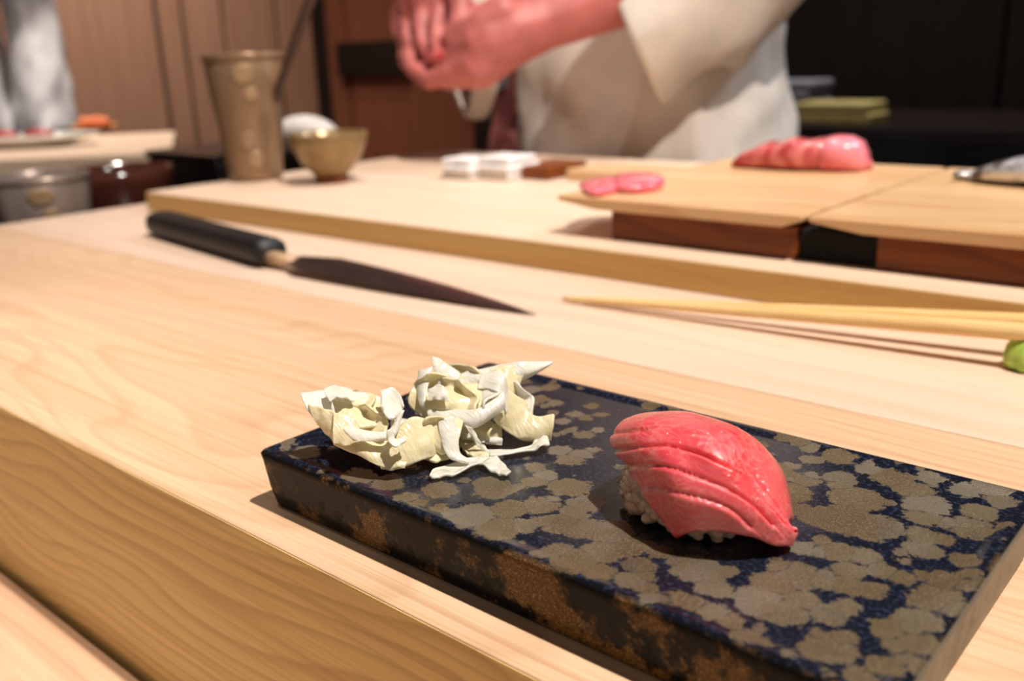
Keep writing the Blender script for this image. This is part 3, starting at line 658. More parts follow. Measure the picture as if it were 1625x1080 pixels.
# ================================================================== long chopsticks, wasabi
def chopstick(tipp, endp, label, r0=.0016, r1=.0042):
    a = Vector(tipp); b = Vector(endp); t = thing('cooking_chopstick', (a.x, a.y, 0), label, 'chopstick', 'long cooking chopsticks')
    pts = [a.lerp(b, k) for k in (0, .02, .3, .6, .98, 1)]
    v, f = tubev(pts, [r0 * .5, r0, r0 + (r1 - r0) * .35, r0 + (r1 - r0) * .7, r1, r1 * .8], 14); obj('shaft', v, f, M_bamboo, t, smooth=True)
    k = a.lerp(b, .985); e = a.lerp(b, 1.004); v, f = tubev([k, e], r1 * 1.02, 14); obj('end_cap', v, f, M_ferrule, t)
    return t
tipA = at(893, 473, .002)
endA = at(1700, 532, .0165)
dirA = (endA - tipA)
chopstick(tipA, tipA + dirA * 1.25, 'nearer of two long pale wooden chopsticks with tips left of the green wasabi')
tipB = at(925, 476, .002); endB = at(1700, 519, .0165)
chopstick(tipB + Vector((0, .002, 0)), tipB + (endB - tipB) * 1.22 + Vector((0, .005, 0)), 'farther of two long pale wooden chopsticks beside the platform edge')
q = NT('wasabi_green'); v = q.coord(); q.P(Base_Color=q.ramp(q.noise(v, 220, 4), [(.3, (.30, .48, .05)), (.7, (.52, .68, .16))]), Roughness=.5); q.bump(q.noise(v, 500, 3), .5, .0008)
q.b.inputs['Subsurface Weight'].default_value = .2; q.b.inputs['Subsurface Scale'].default_value = .002
c = at(1627, 592, 0)
c = Vector((c.x, c.y + .007, 0))
rings = [ring(c + Vector((0, 0, z)), (r, 0, 0), (0, r * .9, 0), 28) for r, z in ((.0075, 0), (.0098, .0014), (.0104, .0050), (.0092, .0092), (.0066, .0124), (.0022, .0138))]
v, f = loftv(rings); v = [Vector(p) + Vector((1, 1, .6)) * .0009 * mnoise.noise(Vector(p) * 400) for p in v]
tag(obj('wasabi_mound', v, f, q.m, None, c, smooth=True), 'small mound of bright green wasabi at the right edge of the counter', 'wasabi')

# ================================================================== cups and bowls on the platform
def bronze(name, col, rough=.28, metal=.55):
    q = NT(name); v = q.coord(scale=(60, 60, 4))
    q.P(Base_Color=q.ramp(q.noise(v, 1, 4), [(.3, tuple(c * .65 for c in col)), (.7, col)]), Roughness=rough, Metallic=metal); return q.m
M_bronze = bronze('bronze_cup_metal', (.30, .185, .105), .3, .35); M_bowl = bronze('ochre_bowl_glaze', (.31, .20, .085), .3, .3); M_tin = bronze('tin_cup_metal', (.42, .34, .30), .3, .6)
ZP = .0173
def cup(base, r0, r1, h, mat, label, name='tall_cup', foot=.002, motif=True):
    t = thing(name, base, label, 'cup')
    prof = [(r0 * .9, 0), (r0, foot), (r0 * 1.01, .01), ((r0 + r1) / 2, h * .5), (r1, h - .001), (r1 - .0008, h), (r1 - .0022, h - .001), ((r0 + r1) / 2 - .003, h * .5), (r0 - .003, .006)]
    lathe('cup_body', prof, base, mat, t, 48)
    rr = [(r1 + .0006, h - .006), (r1 + .0011, h - .004), (r1 + .0011, h - .0015), (r1, h + .0003), (r1 - .0024, h - .0002), (r1 - .0026, h - .004)]
    lathe('rim', rr, base, mat, t, 48)
    if motif:    # raised gilded motif facing the guests, spread on the curved wall
        B0 = Vector(base); ang0 = math.atan2(-B0.y, -B0.x)
        for (dz, dth, wz, wt) in ((.84, -.05, .15, .62), (.69, .10, .10, .44), (.33, -.12, .14, .46), (.18, .05, .14, .52)):
            V = []; nn = 8
            for i in range(nn):
                for j in range(nn):
                    z = h * (dz + wz * (i / (nn - 1) - .5)); th = ang0 + dth + wt * (j / (nn - 1) - .5) * (1 - .5 * abs(i / (nn - 1) - .5) * 2)
                    r = r0 + (r1 - r0) * z / h + .0009
                    V.append(B0 + Vector((r * math.cos(th), r * math.sin(th), z)))
            o = obj('gilded_motif', V, gridfaces(nn, nn), M_gold, t, smooth=True, label='soft golden patch on the cup wall')
            m = o.modifiers.new('th', 'SOLIDIFY'); m.thickness = .0005
    return t
cb = at(407, 284, ZP); cup(cb, .0270, .0385, .121, M_bronze, 'tall tapered bronze cup with golden motifs at the left of the platform')
# stick standing in the cup
p1 = atY(448, 122, cb.y + .012); p2 = atY(492, 0, cb.y + .02)
dd = p2 - p1; p0 = p1 - dd * ((p1.z - cb.z - .009) / dd.z); dd = p1 - p0
st = thing('dark_wooden_stick', tuple(p0), 'dark slender wooden stick leaning to the right in the tall bronze cup', 'stick')
v, f = tubev([p0, p0 + dd * .5, p1, p0 + dd * 1.5, p0 + dd * 2.2], [.0030, .0034, .0040, .0048, .0054], 12); obj('shaft', v, f, plain('dark_stick', (.05, .022, .012), .5), st, smooth=True)
v, f = tubev([p0 + dd * 2.2, p0 + dd * 2.26], [.0056, .0045], 12); obj('end_knob', v, f, M_boardleg, st, smooth=True)
bb = at(527, 289, ZP)
bt = thing('sake_bowl', tuple(bb), 'small ochre footed bowl beside the tall bronze cup', 'bowl')
lathe('bowl_body', [(.012, .006), (.016, .008), (.0265, .018), (.0345, .034), (.0375, .046), (.0368, .0468), (.0355, .0455), (.0325, .034), (.0245, .020), (.012, .011)], bb, M_bowl, bt, 44)
lathe('foot', [(.0155, 0), (.0165, .001), (.0145, .009), (.010, .009)], bb, M_boardleg, bt, 40)
# second cup on the black counter at the left edge
c2 = at(62, 276, .031); c2 = Vector((c2.x, c2.y, -.085))
cup(c2, .036, .0455, .116, M_tin, 'greyish metal cup on the black side counter at the left edge', name='metal_cup')
# dark lacquer bowl
c3 = at(180, 262, .012); c3 = Vector((c3.x, c3.y, -.085))
t = thing('lacquer_bowl', tuple(c3), 'dark brown lacquer bowl on the black side counter behind the metal cup', 'bowl')
M_lac = plain('brown_lacquer', (.075, .022, .014), .12)
lathe('bowl_body', [(.030, .016), (.045, .022), (.062, .045), (.070, .080), (.0715, .093), (.0702, .0935), (.068, .085), (.058, .048), (.03, .026)], c3, M_lac, t, 44)
lathe('foot', [(.032, 0), (.034, .002), (.031, .018), (.022, .018)], c3, M_lac, t, 40)
# black lacquer box behind
c4 = Vector((-1.215, .735, 0))
t = thing('black_box', (c4.x, c4.y, -.085), 'tall black lacquer box behind the tall bronze cup', 'box')
box('box_body', c4.x - .055, c4.x + .12, c4.y - .06, c4.y + .08, -.085, .008, M_black, t, bv=.004)
box('lid', c4.x - .058, c4.x + .123, c4.y - .063, c4.y + .083, .0082, .018, M_black, t, bv=.004)

# white rolled towel on a black rest, just past the platform's left edge
c5 = at(482, 236, .026)
t = thing('towel_rest', (c5.x, c5.y, -.085), 'narrow black rest under the rolled white towel behind the bowl', 'rest')
box('post', c5.x - .05, c5.x - .014, c5.y - .02, c5.y + .02, -.085, .020, M_black, t, bv=.002)
box('tray', c5.x - .055, c5.x + .05, c5.y - .03, c5.y + .03, .0202, .026, M_black, t, bv=.002)
rings = []
for i in range(13):
    k = i / 12; s = math.sin(math.pi * min(max(k, .06), .94)) ** .35
    cc = Vector((c5.x - .050 + .098 * k, c5.y - .012 + .03 * k, .027 + .017 * s + .006 * math.sin(k * 3)))
    rings.append(ring(cc, (0, .020 * s, 0), (0, 0, .0165 * s), 18))
v, f = loftv(rings); tag(obj('rolled_towel', v, f, M_towel, None, (c5.x, c5.y, .026), smooth=True), 'rolled bright white hand towel between the cup and the ochre bowl', 'towel')

# folded white cloths and a small wooden block at the back of the platform
def folded(name, px0, px1, pyb, Yd, h, mat, label, layers=3):
    a = at(px0, pyb, ZP); b = at(px1, pyb + (px1 - px0) * .05, ZP)
    t = thing(name, (a.x, a.y, ZP), label, 'cloth', 'folded white cloths at the back of the platform')
    for k in range(layers):
        z0 = ZP + .0003 + h * k / layers; z1 = ZP + h * (k + 1) / layers - .0004
        j = .0025 * math.sin(k * 2.1)
        o = box('fold', a.x + j, b.x + j * .5, a.y - j, a.y + Yd + j, z0, z1, mat, t); bevel(o, min(.0024, (z1 - z0) * .45), 3)
    return t
folded('folded_cloth', 700, 752, 283, .040, .019, M_towel, 'left folded white cloth on the platform below the hands')
folded('folded_cloth', 756, 812, 284, .045, .021, M_towel, 'right folded white cloth on the platform below the hands')
a = at(815, 283, ZP); b = at(885, 284, ZP)
tag(box('wooden_block', a.x, b.x, a.y, a.y + .06, ZP + .0002, ZP + .012, M_boardleg, bv=.002), 'small reddish-brown wooden block to the right of the folded cloths', 'block')
a = at(893, 287, ZP); b = at(1075, 290, ZP)
tag(box('wooden_strip', a.x, b.x + .02, a.y + .005, a.y + .06, ZP + .0002, ZP + .010, M_board, bv=.0015), 'flat yellowish wooden strip left of the cutting board at the platform back', 'strip')

# ================================================================== fish on the boards
ZB = .0427
def fish_mat(name, red, pale, pos):
    q = NT(name); v = q.coord(); sx = q.n('ShaderNodeSeparateXYZ', {0: v}).outputs[0]
    w_ = q.n('ShaderNodeTexWave', {'Vector': v, 'Scale': 14, 'Distortion': 9, 'Detail': 2, 'Detail Scale': 2}).outputs['Fac']
    f = q.math('ADD', q.math('MULTIPLY', w_, .42), q.math('MULTIPLY_ADD', sx, pos, .2))
    q.P(Base_Color=q.ramp(f, [(.25, red), (.8, pale)]), Roughness=.25); q.b.inputs['Subsurface Weight'].default_value = .3; q.b.inputs['Subsurface Scale'].default_value = .004
    q.b.inputs['Coat Weight'].default_value = .5
    return q.m
M_block = fish_mat('tuna_block', (.42, .016, .02), (.74, .22, .22), 4)
M_slice = fish_mat('tuna_slice_pink', (.82, .12, .18), (.90, .30, .36), 3)
a = at(1152, 269, ZB); b = at(1378, 274, ZB)
t = thing('tuna_block', (a.x, a.y, ZB), 'long block of red tuna with pale fatty end on the left cutting board', 'fish')
d = (b - a); L = d.length; d.normalize(); s = Vector((-d.y, d.x, 0)); U = Vector((0, 0, 1)); rings = []
for i in range(37):
    k = i / 36; e = min(1, math.sin(math.pi * min(max(k, .012), .988)) ** .45)
    hgt = .0108 * e * (.86 + .22 * k) * (1 + .05 * math.sin(k * 31)); wd = .019 * e
    rings.append(ring(a + d * (L * k) + s * (.018 + .002 * math.sin(k * 9)) + U * (hgt), s * wd, U * hgt, 24, 3.0))
v, f = loftv(rings); v = [Vector(p) + U * (.0012 * mnoise.noise(Vector(p) * 70) if p[2] > ZB + .006 else 0) for p in v]
obj('flesh', v, f, M_block, t, smooth=True)
rings = [ring(a + d * (L * (.66 + .31 * k)) + s * .0178 + U * (.0108 * e), s * .0205 * e, U * .0120 * e, 24, 2.8) for k, e in ((0, .80), (.06, .97), (.3, 1.03), (.6, 1.0), (.85, .85), (1, .5))]
v, f = loftv(rings); obj('fatty_end', v, f, M_slice, t, smooth=True, label='pale pink fatty end')
def flap(name, pts, z, label, mat, wmul=1, h=.005):
    P = [at(x, y, z) for x, y in pts]; c = sum(P, Vector()) / len(P); t = thing(name, (c.x, c.y, z), label, 'fish', 'tuna slices on the left cutting board')
    n = 24; loop = catmull([tuple(p) for p in P] + [tuple(P[0])], n + 1)[:-1]
    rings = []
    for k, (s, zz) in enumerate(((.96, 0.0002), (1, h * .35), (.97, h * .8), (.80, h), (.35, h * 1.15))):
        rings.append([c + (Vector(p) - c) * s + U * (zz + (.0012 * mnoise.noise(Vector(p) * 90) if k > 1 else 0)) for p in loop])
    v, f = loftv(rings); obj('flesh', v, f, mat, t, smooth=True); return t
flap('tuna_slice', [(918, 300), (945, 291), (985, 288), (992, 296), (980, 306), (940, 313)], ZB, 'left pink tuna slice at the corner of the left cutting board', M_slice, h=.0045)
flap('tuna_slice', [(975, 290), (1015, 286), (1052, 292), (1050, 301), (1015, 307), (978, 305)], ZB, 'right pink tuna slice lapping the first one on the left cutting board', M_slice, h=.0065)
# silver skinned fish on the right board
q = NT('silver_skin'); v = q.coord(); q.P(Base_Color=q.ramp(q.noise(v, 60, 3), [(.42, (.10, .09, .08)), (.55, (.70, .70, .74))]), Roughness=.18, Metallic=.4); M_silver = q.m
a = at(1522, 290, ZB); b = at(1720, 303, ZB); d = (b - a); L = d.length; d.normalize(); s = Vector((-d.y, d.x, 0))
t = thing('silver_fish', (a.x, a.y, ZB), 'silver-skinned fish fillet on the right cutting board', 'fish')
rings = []
for i in range(21):
    k = i / 20; e = math.sin(math.pi * min(max(k * .8 + .02, .02), .97)) ** .6
    hh = .0085 * e; rings.append(ring(a + d * (L * k) + s * .014 + U * hh, s * .020 * e, U * hh, 18, 2.4))
v, f = loftv(rings); obj('fillet', v, f, M_silver, t, smooth=True)
rings = [ring(a + d * (-.006 + .012 * k) + s * (.014 + .004 * k) + U * .0035, s * (.010 - .006 * k), U * .0025, 12) for k in (0, .5, 1)]
v, f = loftv(rings); obj('tail', v, f, M_silver, t, smooth=True)

# ================================================================== second station at the far left
e1 = Vector((-.66, -.75, 0)).normalized(); e2 = Vector((-.86, .51, 0)).normalized(); K = Vector((-1.405, .79, 0))
t = thing('far_cutting_board', tuple(K), 'pale wooden board of the far left work station', 'cutting board')
quad = [K, K + e1 * .55, K + e1 * .55 + e2 * .50, K + e2 * .50]
prism('board_top', quad, -.030, 0, M_platform, t, bv=.003)
def insetq(q_, d_):
    c_ = sum(q_, Vector()) / 4; return [c_ + (p - c_) * d_ for p in q_]
prism('board_base', insetq(quad, .9), -.085, -.0305, M_black, t)
pc = at(40, 222, .012); pc = Vector((pc.x, pc.y, .0004))
t = thing('white_dish', tuple(pc), 'white oval dish on the far left wooden board', 'dish')
U = Vector((0, 0, 1))
rings = [ring(pc + U * z, e1 * r, e2 * r * .55, 40) for r, z in ((.06, 0), (.08, .004), (.125, .016), (.127, .0185), (.122, .0175), (.075, .009), (.02, .008))]
v, f = loftv(rings); obj('dish_body', v, f, M_white_ceramic, t, smooth=True)
rings = [ring(pc + U * z, e1 * r, e2 * r * .55, 40) for r, z in ((.124, .0165), (.130, .018), (.130, .0205), (.122, .0195))]
v, f = loftv(rings); obj('rim', v, f, M_white_ceramic, t, smooth=True)
for k, off in enumerate((-.05, .01)):
    rings = [ring(pc + e1 * (off + .05 * j) + U * .021, e2 * .014 * s_, U * .009 * s_, 12) for j, s_ in ((0, .4), (.25, 1), (.75, 1), (1, .4))]
    v, f = loftv(rings); tag(obj('red_fish_slice', v, f, M_block, None, tuple(pc + e1 * off + U * .012), smooth=True), ['near', 'far'][k] + ' slice of dark red fish on the white oval dish', 'fish', 'red fish slices on the white dish')
M_orange = plain('salmon_orange', (.80, .20, .07), .35, var=.2, scale=60)
sp = at(150, 205, .004); sp.z = .0003
t = thing('shallow_wooden_tray', tuple(sp), 'small wooden tray under the orange seafood at the far left station', 'tray')
rings = [ring(sp + U * z, e1 * r * .75, e2 * r, 30, 4) for r, z in ((.045, 0), (.060, .008), (.062, .010), (.056, .009), (.02, .006))]
v, f = loftv(rings); obj('tray_body', v, f, plain('orange_wood', (.42, .13, .03), .5), t, smooth=True)
rings = [ring(sp + U * z, e1 * r * .75, e2 * r, 30, 4) for r, z in ((.0615, .0095), (.064, .0105), (.063, .012), (.059, .011))]
v, f = loftv(rings); obj('rim', v, f, plain('orange_wood_rim', (.50, .2, .05), .5), t, smooth=True)
for k, (du_, dv_) in enumerate(((-.03, -.02), (-.012, .022), (.008, -.015), (.028, .018), (.0, .04))):
    cpt = sp + e1 * du_ * .8 + e2 * dv_ + U * .020
    rings = [ring(cpt + e1 * (x_ * .026) + U * (-.004 * x_ * x_ * 4), e2 * .016 * s_, U * .010 * s_, 12) for x_, s_ in ((-.5, .35), (-.3, .9), (0, 1.1), (.3, .9), (.5, .35))]
    v, f = loftv(rings)
    tag(obj('orange_seafood', v, f, M_orange, None, tuple(cpt - U * .01), smooth=True), ['leftmost', 'back', 'middle', 'right', 'rear right'][k] + ' orange-red piece of seafood on the small wooden tray', 'seafood', 'orange seafood on the wooden tray')

# ================================================================== dark back counter with items
sh = atY(1500, 205, 1.95)
bk = thing('black_back_counter', (-.3, 2.1, -.85), 'black back counter behind the chef on the right', 'counter')
zc = atY(1500, 204, 1.85).z
box('counter_top', -1.72, 1.2, 1.85, 2.355, zc - .03, zc, plain('dark_top', (.022, .012, .012), .35), bk, bv=.003)
box('counter_body', -1.70, 1.2, 1.87, 2.355, -.85, zc - .032, M_black, bk)
a = atY(1266, 196, 1.93); b = atY(1390, 196, 1.93); top = atY(1320, 164, 1.93)
t = thing('yellow_bundle', (a.x, 1.93, zc), 'pale yellow folded bundle on the black back counter', 'cloth')
hh = (top.z - a.z) * .5 / 2
for k in range(2):
    o = box('fold', a.x + .004 * k, b.x - .006 * k, 1.90, 2.0, zc + hh * 2 * k + .0005, zc + hh * 2 * (k + 1), M_yellow, t); bevel(o, hh * .45, 3)
a = atY(1205, 178, 2.05); b = atY(1290, 178, 2.05); top = atY(1260, 126, 2.05)
t = thing('grey_packet_stack', (a.x, 2.05, zc), 'stack of bluish grey packets behind the yellow bundle', 'packet')
H = max(.05, (top.z - zc)); nl = 4
for k in range(nl):
    o = box('packet', a.x + .006 * (k % 2), b.x - .008 * ((k + 1) % 2), 2.04, 2.16, zc + .0005 + H * k / nl, zc + H * (k + 1) / nl - .003, M_sponge_grey, t); bevel(o, H / nl * .3, 2)

# ================================================================== people
def Rz(a): return Matrix.Rotation(a, 3, 'Z')
def capsule(p, q_, r0, r1, n=14):
    p = Vector(p); q_ = Vector(q_); d = (q_ - p); L = max(d.length, 1e-6); d.normalize(); a = d.orthogonal().normalized(); b = d.cross(a)
    rings = []
    for k in (-85, -60, -30): rings.append(ring(p + d * (r0 * math.sin(math.radians(k))), a * r0 * math.cos(math.radians(k)), b * r0 * math.cos(math.radians(k)), n))
    rings.append(ring(p, a * r0, b * r0, n)); rings.append(ring(q_, a * r1, b * r1, n))
    for k in (30, 60, 85): rings.append(ring(q_ + d * (r1 * math.sin(math.radians(k))), a * r1 * math.cos(math.radians(k)), b * r1 * math.cos(math.radians(k)), n))
    return loftv(rings)
def chain(pts, rs): return [capsule(pts[i], pts[i + 1], rs[i], rs[i + 1]) for i in range(len(pts) - 1)]
def remesh(o, vox, smooth=4):
    m = o.modifiers.new('skin', 'REMESH'); m.mode = 'VOXEL'; m.voxel_size = vox; m.use_smooth_shade = True
    m = o.modifiers.new('soft', 'SMOOTH'); m.factor = .5; m.iterations = smooth
def person(origin, rot, label, arms, hands, coat, cuff, name='person'):
    """Local frame: faces -Y, feet at z=0. arms: per side (elbow, wrist) world points; hands: extra capsules (world)."""
    O = Vector(origin); Rm = Rz(rot)
    Wd = lambda x, y, z: O + Rm @ Vector((x, y, z))
    t = thing(name, tuple(O), label, 'person')
    body = []
    for s_ in (-1, 1):
        body += chain([Wd(s_ * .065, .01, .90), Wd(s_ * .09, -.01, .50), Wd(s_ * .10, .03, .09)], [.066, .052, .04])
        body += chain([Wd(s_ * .10, .04, .045), Wd(s_ * .115, -.10, .035), Wd(s_ * .12, -.15, .03)], [.042, .036, .028])
    X_ = Rm @ Vector((1, 0, 0)); Y_ = Rm @ Vector((0, 1, 0))
    body.append(loftv([ring(Wd(0, y, z), X_ * a, Y_ * b, 24) for z, a, b, y in ((.84, .11, .08, 0), (.92, .128, .092, 0), (1.02, .122, .09, 0), (1.12, .122, .09, 0), (1.25, .14, .098, 0), (1.36, .165, .10, .01), (1.43, .11, .07, .015), (1.47, .05, .05, .01))]))
    body += chain([Wd(0, .01, 1.42), Wd(0, -.01, 1.53)], [.056, .052])
    # head: skull, jaw, nose, ears
    body += chain([Wd(0, .01, 1.635), Wd(0, -.02, 1.60)], [.088, .078]); body += chain([Wd(0, -.035, 1.575), Wd(0, -.055, 1.535)], [.062, .035])
    body += chain([Wd(0, -.098, 1.615), Wd(0, -.117, 1.587)], [.011, .014])
    for s_ in (-1, 1): body += chain([Wd(s_ * .086, .0, 1.625), Wd(s_ * .084, -.002, 1.585)], [.013, .009])
    for s_, (el, wr) in arms.items():
        sh_ = Wd(s_ * .185, .01, 1.385)
        body += chain([sh_, el], [.052, .042]); body += chain([el, Vector(el).lerp(wr, .35), wr], [.043, .040, .028])
    for h_ in hands: body += h_
    v, f = join(body); o = obj('body', v, f, M_skin, t); remesh(o, .0034, 3)
    # face and hair
    for s_ in (-1, 1):
        v, f = capsule(Wd(s_ * .032 - .008, -.088, 1.618), Wd(s_ * .032 + .008, -.088, 1.618), .007, .007, 10); obj('eye', v, f, M_eye, t, smooth=True)
    v, f = capsule(Wd(-.02, -.092, 1.553), Wd(.02, -.092, 1.553), .006, .006, 10); obj('mouth', v, f, M_lip, t, smooth=True)
    hv = [loftv([ring(Wd(0, y, z), X_ * a, Y_ * b, 24) for z, a, b, y in ((1.60, .088, .05, .05), (1.64, .096, .085, .022), (1.69, .096, .094, .006), (1.725, .075, .075, .01), (1.74, .03, .03, .01))])]
    v, f = join(hv); obj('hair', v, f, M_hair, t, smooth=True)
    # trousers and shoes
    tr = []
    for s_ in (-1, 1): tr += chain([Wd(s_ * .07, .01, .86), Wd(s_ * .095, 0, .50), Wd(s_ * .10, .03, .10)], [.080, .072, .062])
    tr.append(loftv([ring(Wd(0, 0, z), X_ * a, Y_ * b, 24) for z, a, b in ((.84, .125, .09), (.95, .135, .10), (1.0, .13, .095))]))
    v, f = join(tr); o = obj('trousers', v, f, M_trousers, t); remesh(o, .012, 3)
    for s_ in (-1, 1):
        v, f = join(chain([Wd(s_ * .10, .05, .045), Wd(s_ * .12, -.16, .038)], [.050, .044])); v = [Vector((p[0], p[1], max(p[2], O.z))) for p in v]; obj('shoe', v, f, M_black, t, smooth=True)
    # coat: one cloth shell with folds
    cl = []
    rr = []
    levels = ((.62, .185, .137), (.75, .180, .142), (.88, .170, .131), (.98, .160, .122), (1.06, .156, .118), (1.16, .162, .120), (1.28, .178, .130), (1.37, .185, .125), (1.42, .13, .095), (1.455, .078, .072))
    lv = catmull([(a, b, c_) for a, b, c_ in levels], 60)
    for z, a, b in lv:
        base_ = ring(Wd(0, .005, z), X_ * a, Y_ * b, 72, 2.3); c_ = Wd(0, .005, z); out = []
        for k, p in enumerate(base_):
            th = 2 * math.pi * k / 72
            w1 = mnoise.noise(Vector((math.cos(th) * 2.1, math.sin(th) * 2.1 + 3, z * 7)))
            w2 = mnoise.noise(Vector((math.cos(th) * 5 + z * 9, math.sin(th) * 5, z * 15 + 7)))
            w3 = 1 - min(1, abs(mnoise.noise(Vector((math.cos(th) * 1.6 + z * 2.2, math.sin(th) * 1.6 - z * 2, z * 6 + 1)))) * 5)
            out.append(c_ + (p - c_) * (1 + .060 * w1 + .035 * w2 + .062 * w3))
        rr.append(out)
    cl.append(loftv(rr, cap=(False, False)))
    v, f = join(cl); o = obj('coat', v, f, coat, t, smooth=True); m = o.modifiers.new('th', 'SOLIDIFY'); m.thickness = .003
    # collar
    cr = [ring(Wd(0, .01, z), X_ * a, Y_ * a * .95, 28) for z, a in ((1.43, .086), (1.455, .08), (1.485, .074))]
    v, f = loftv(cr, cap=(False, False)); o = obj('collar', v, f, coat, t, smooth=True); m = o.modifiers.new('th', 'SOLIDIFY'); m.thickness = .005
    # sleeves: rings given as centre, half-width vector, half-height vector
    for s_, rings_ in cuff.items():
        base_ = [(Wd(s_ * .12, .01, 1.37), Y_ * .085, Vector((0, 0, .075)))] + [(Vector(c_), Vector(a), Vector(b)) for c_, a, b in rings_]
        nums = np.array([[*c_, *a, *b] for c_, a, b in base_]); sm = catmull(nums, 40); rr = []
        for i, q_ in enumerate(sm):
            rg = ring(q_[:3], q_[3:6], q_[6:], 40, 2.2 - .95 * (i / 39) ** 3); c_ = Vector(q_[:3]); out = []
            for p in rg:
                w1 = mnoise.noise(p * 16 + Vector((s_ * 3, 0, 0))); w2 = 1 - abs(mnoise.noise(Vector((p[0] * 22, p[1] * 22, p[2] * 9)))) * 3
                out.append(c_ + (p - c_) * (1 + .07 * w1 + .05 * w2))
            rr.append(out)
        v, f = loftv(rr, cap=(False, False)); o = obj('sleeve', v, f, coat, t, smooth=True); m = o.modifiers.new('th', 'SOLIDIFY'); m.thickness = .0025; m.offset = -1
    return t

ZFLOOR = -.85
# --- chef hands (world points from the photograph at the hands' own depth)
def hp(x, y, Y): return atY(x, y, Y)
wrL = hp(872, 34, .80); elL = Vector((-.475, .975, .235))
left = chain([wrL, hp(820, 50, .775), hp(775, 68, .755)], [.027, .033, .036])
left += chain([hp(820, 60, .775), hp(760, 100, .745), hp(712, 116, .735)], [.026, .027, .018])
left += chain([hp(800, 25, .79), hp(750, 52, .765), hp(718, 72, .75)], [.024, .022, .016])
for k, (kn, m1, m2, tp) in enumerate([
        ((720, 112, .728), (682, 128, .722), (652, 108, .728), (646, 84, .738)),
        ((722, 105, .742), (676, 120, .738), (643, 98, .744), (640, 70, .752)),
        ((726, 94, .756), (684, 106, .755), (648, 84, .760), (650, 58, .765)),
        ((732, 84, .768), (694, 92, .770), (664, 72, .775), (664, 50, .778))]):
    left += chain([hp(*kn), hp(*m1), hp(*m2), hp(*tp)], [.0112, .0098, .0086, .0072])
left += chain([hp(800, 20, .755), hp(762, 38, .738), hp(728, 70, .730), hp(712, 92, .728)], [.016, .0135, .0105, .0085])
wrR = hp(700, -75, .80)
right = chain([wrR, hp(690, -30, .785), hp(682, -5, .775)], [.027, .033, .032])
right += chain([hp(664, -18, .770), hp(655, 12, .762)], [.024, .018]) + chain([hp(700, -18, .778), hp(704, 8, .770)], [.024, .018])
for k, (kn, m1, m2, tp) in enumerate([
        ((648, -4, .775), (632, 22, .770), (632, 50, .760), (644, 72, .752)),
        ((664, 0, .768), (646, 28, .756), (645, 60, .748), (658, 84, .742)),
        ((682, 2, .765), (668, 30, .750), (668, 62, .742), (682, 90, .738)),
        ((704, 6, .768), (694, 36, .748), (692, 66, .736), (696, 94, .732))]):
    right += chain([hp(*kn), hp(*m1), hp(*m2), hp(*tp)], [.0112, .0098, .0088, .0074])
right += chain([hp(718, -20, .772), hp(734, 8, .755), hp(726, 38, .742), hp(712, 62, .736)], [.015, .0125, .0100, .0082])
elR = Vector((-.935, .975, .225))
tipL = hp(1052, 168, .875); topL = hp(960, -40, .84); cL = (tipL + topL) / 2; vL = (topL - tipL) / 2
eLp = Vector((-.505, .935, .195))
cuffL = [(Vector((-.470, 1.0, .37)), Vector((0, .075, 0)), Vector((.065, 0, 0))),
         (Vector((-.475, .980, .25)), Vector((0, .065, -.04)), Vector((.055, -.01, 0))),
         (eLp, Vector((0, .03, -.085)), Vector((.035, -.035, 0))),
         (cL.lerp(eLp, .45), -vL * .93, Vector((.024, -.044, 0))),
         (cL, -vL, Vector((.022, -.036, 0)))]
tipR = hp(738, 186, .83); topR = hp(715, -60, .83); cR = (tipR + topR) / 2; vR = (topR - tipR) / 2
cuffR = [(Vector((-.865, 1.0, .37)), Vector((0, .07, 0)), Vector((-.065, 0, 0))),
         (Vector((-.905, .975, .25)), Vector((0, .06, -.04)), Vector((-.055, 0, 0))),
         (Vector((-.87, .90, .15)), Vector((0, .03, -.085)), Vector((-.05, .0, 0))),
         (cR + Vector((0, .03, 0)), -vR, Vector((-.045, .01, 0))),
         (cR, -vR * .98, Vector((-.040, .012, 0)))]
person((-.665, 1.02, ZFLOOR), 0, 'chef in a loose off-white coat pressing sushi between both hands behind the platform',
       {1: (elL, wrL), -1: (elR, wrR)}, [left, right], M_white_coat, {1: cuffL, -1: cuffR})
# morsel held in the hands
hpz = hp(694, 92, .728)
rings = [ring(hpz + Vector((x_, -.2 * x_, 0)), Vector((.1, .9, 0)) * .010 * s_, Vector((0, 0, 1)) * .008 * s_, 14) for x_, s_ in ((-.02, .4), (-.014, .9), (0, 1.1), (.014, .9), (.02, .4))]
v, f = loftv(rings); tag(obj('sushi_in_hands', v, f, M_block, None, tuple(hpz), smooth=True), 'small red morsel of fish sushi held between the chef\'s fingers', 'sushi')

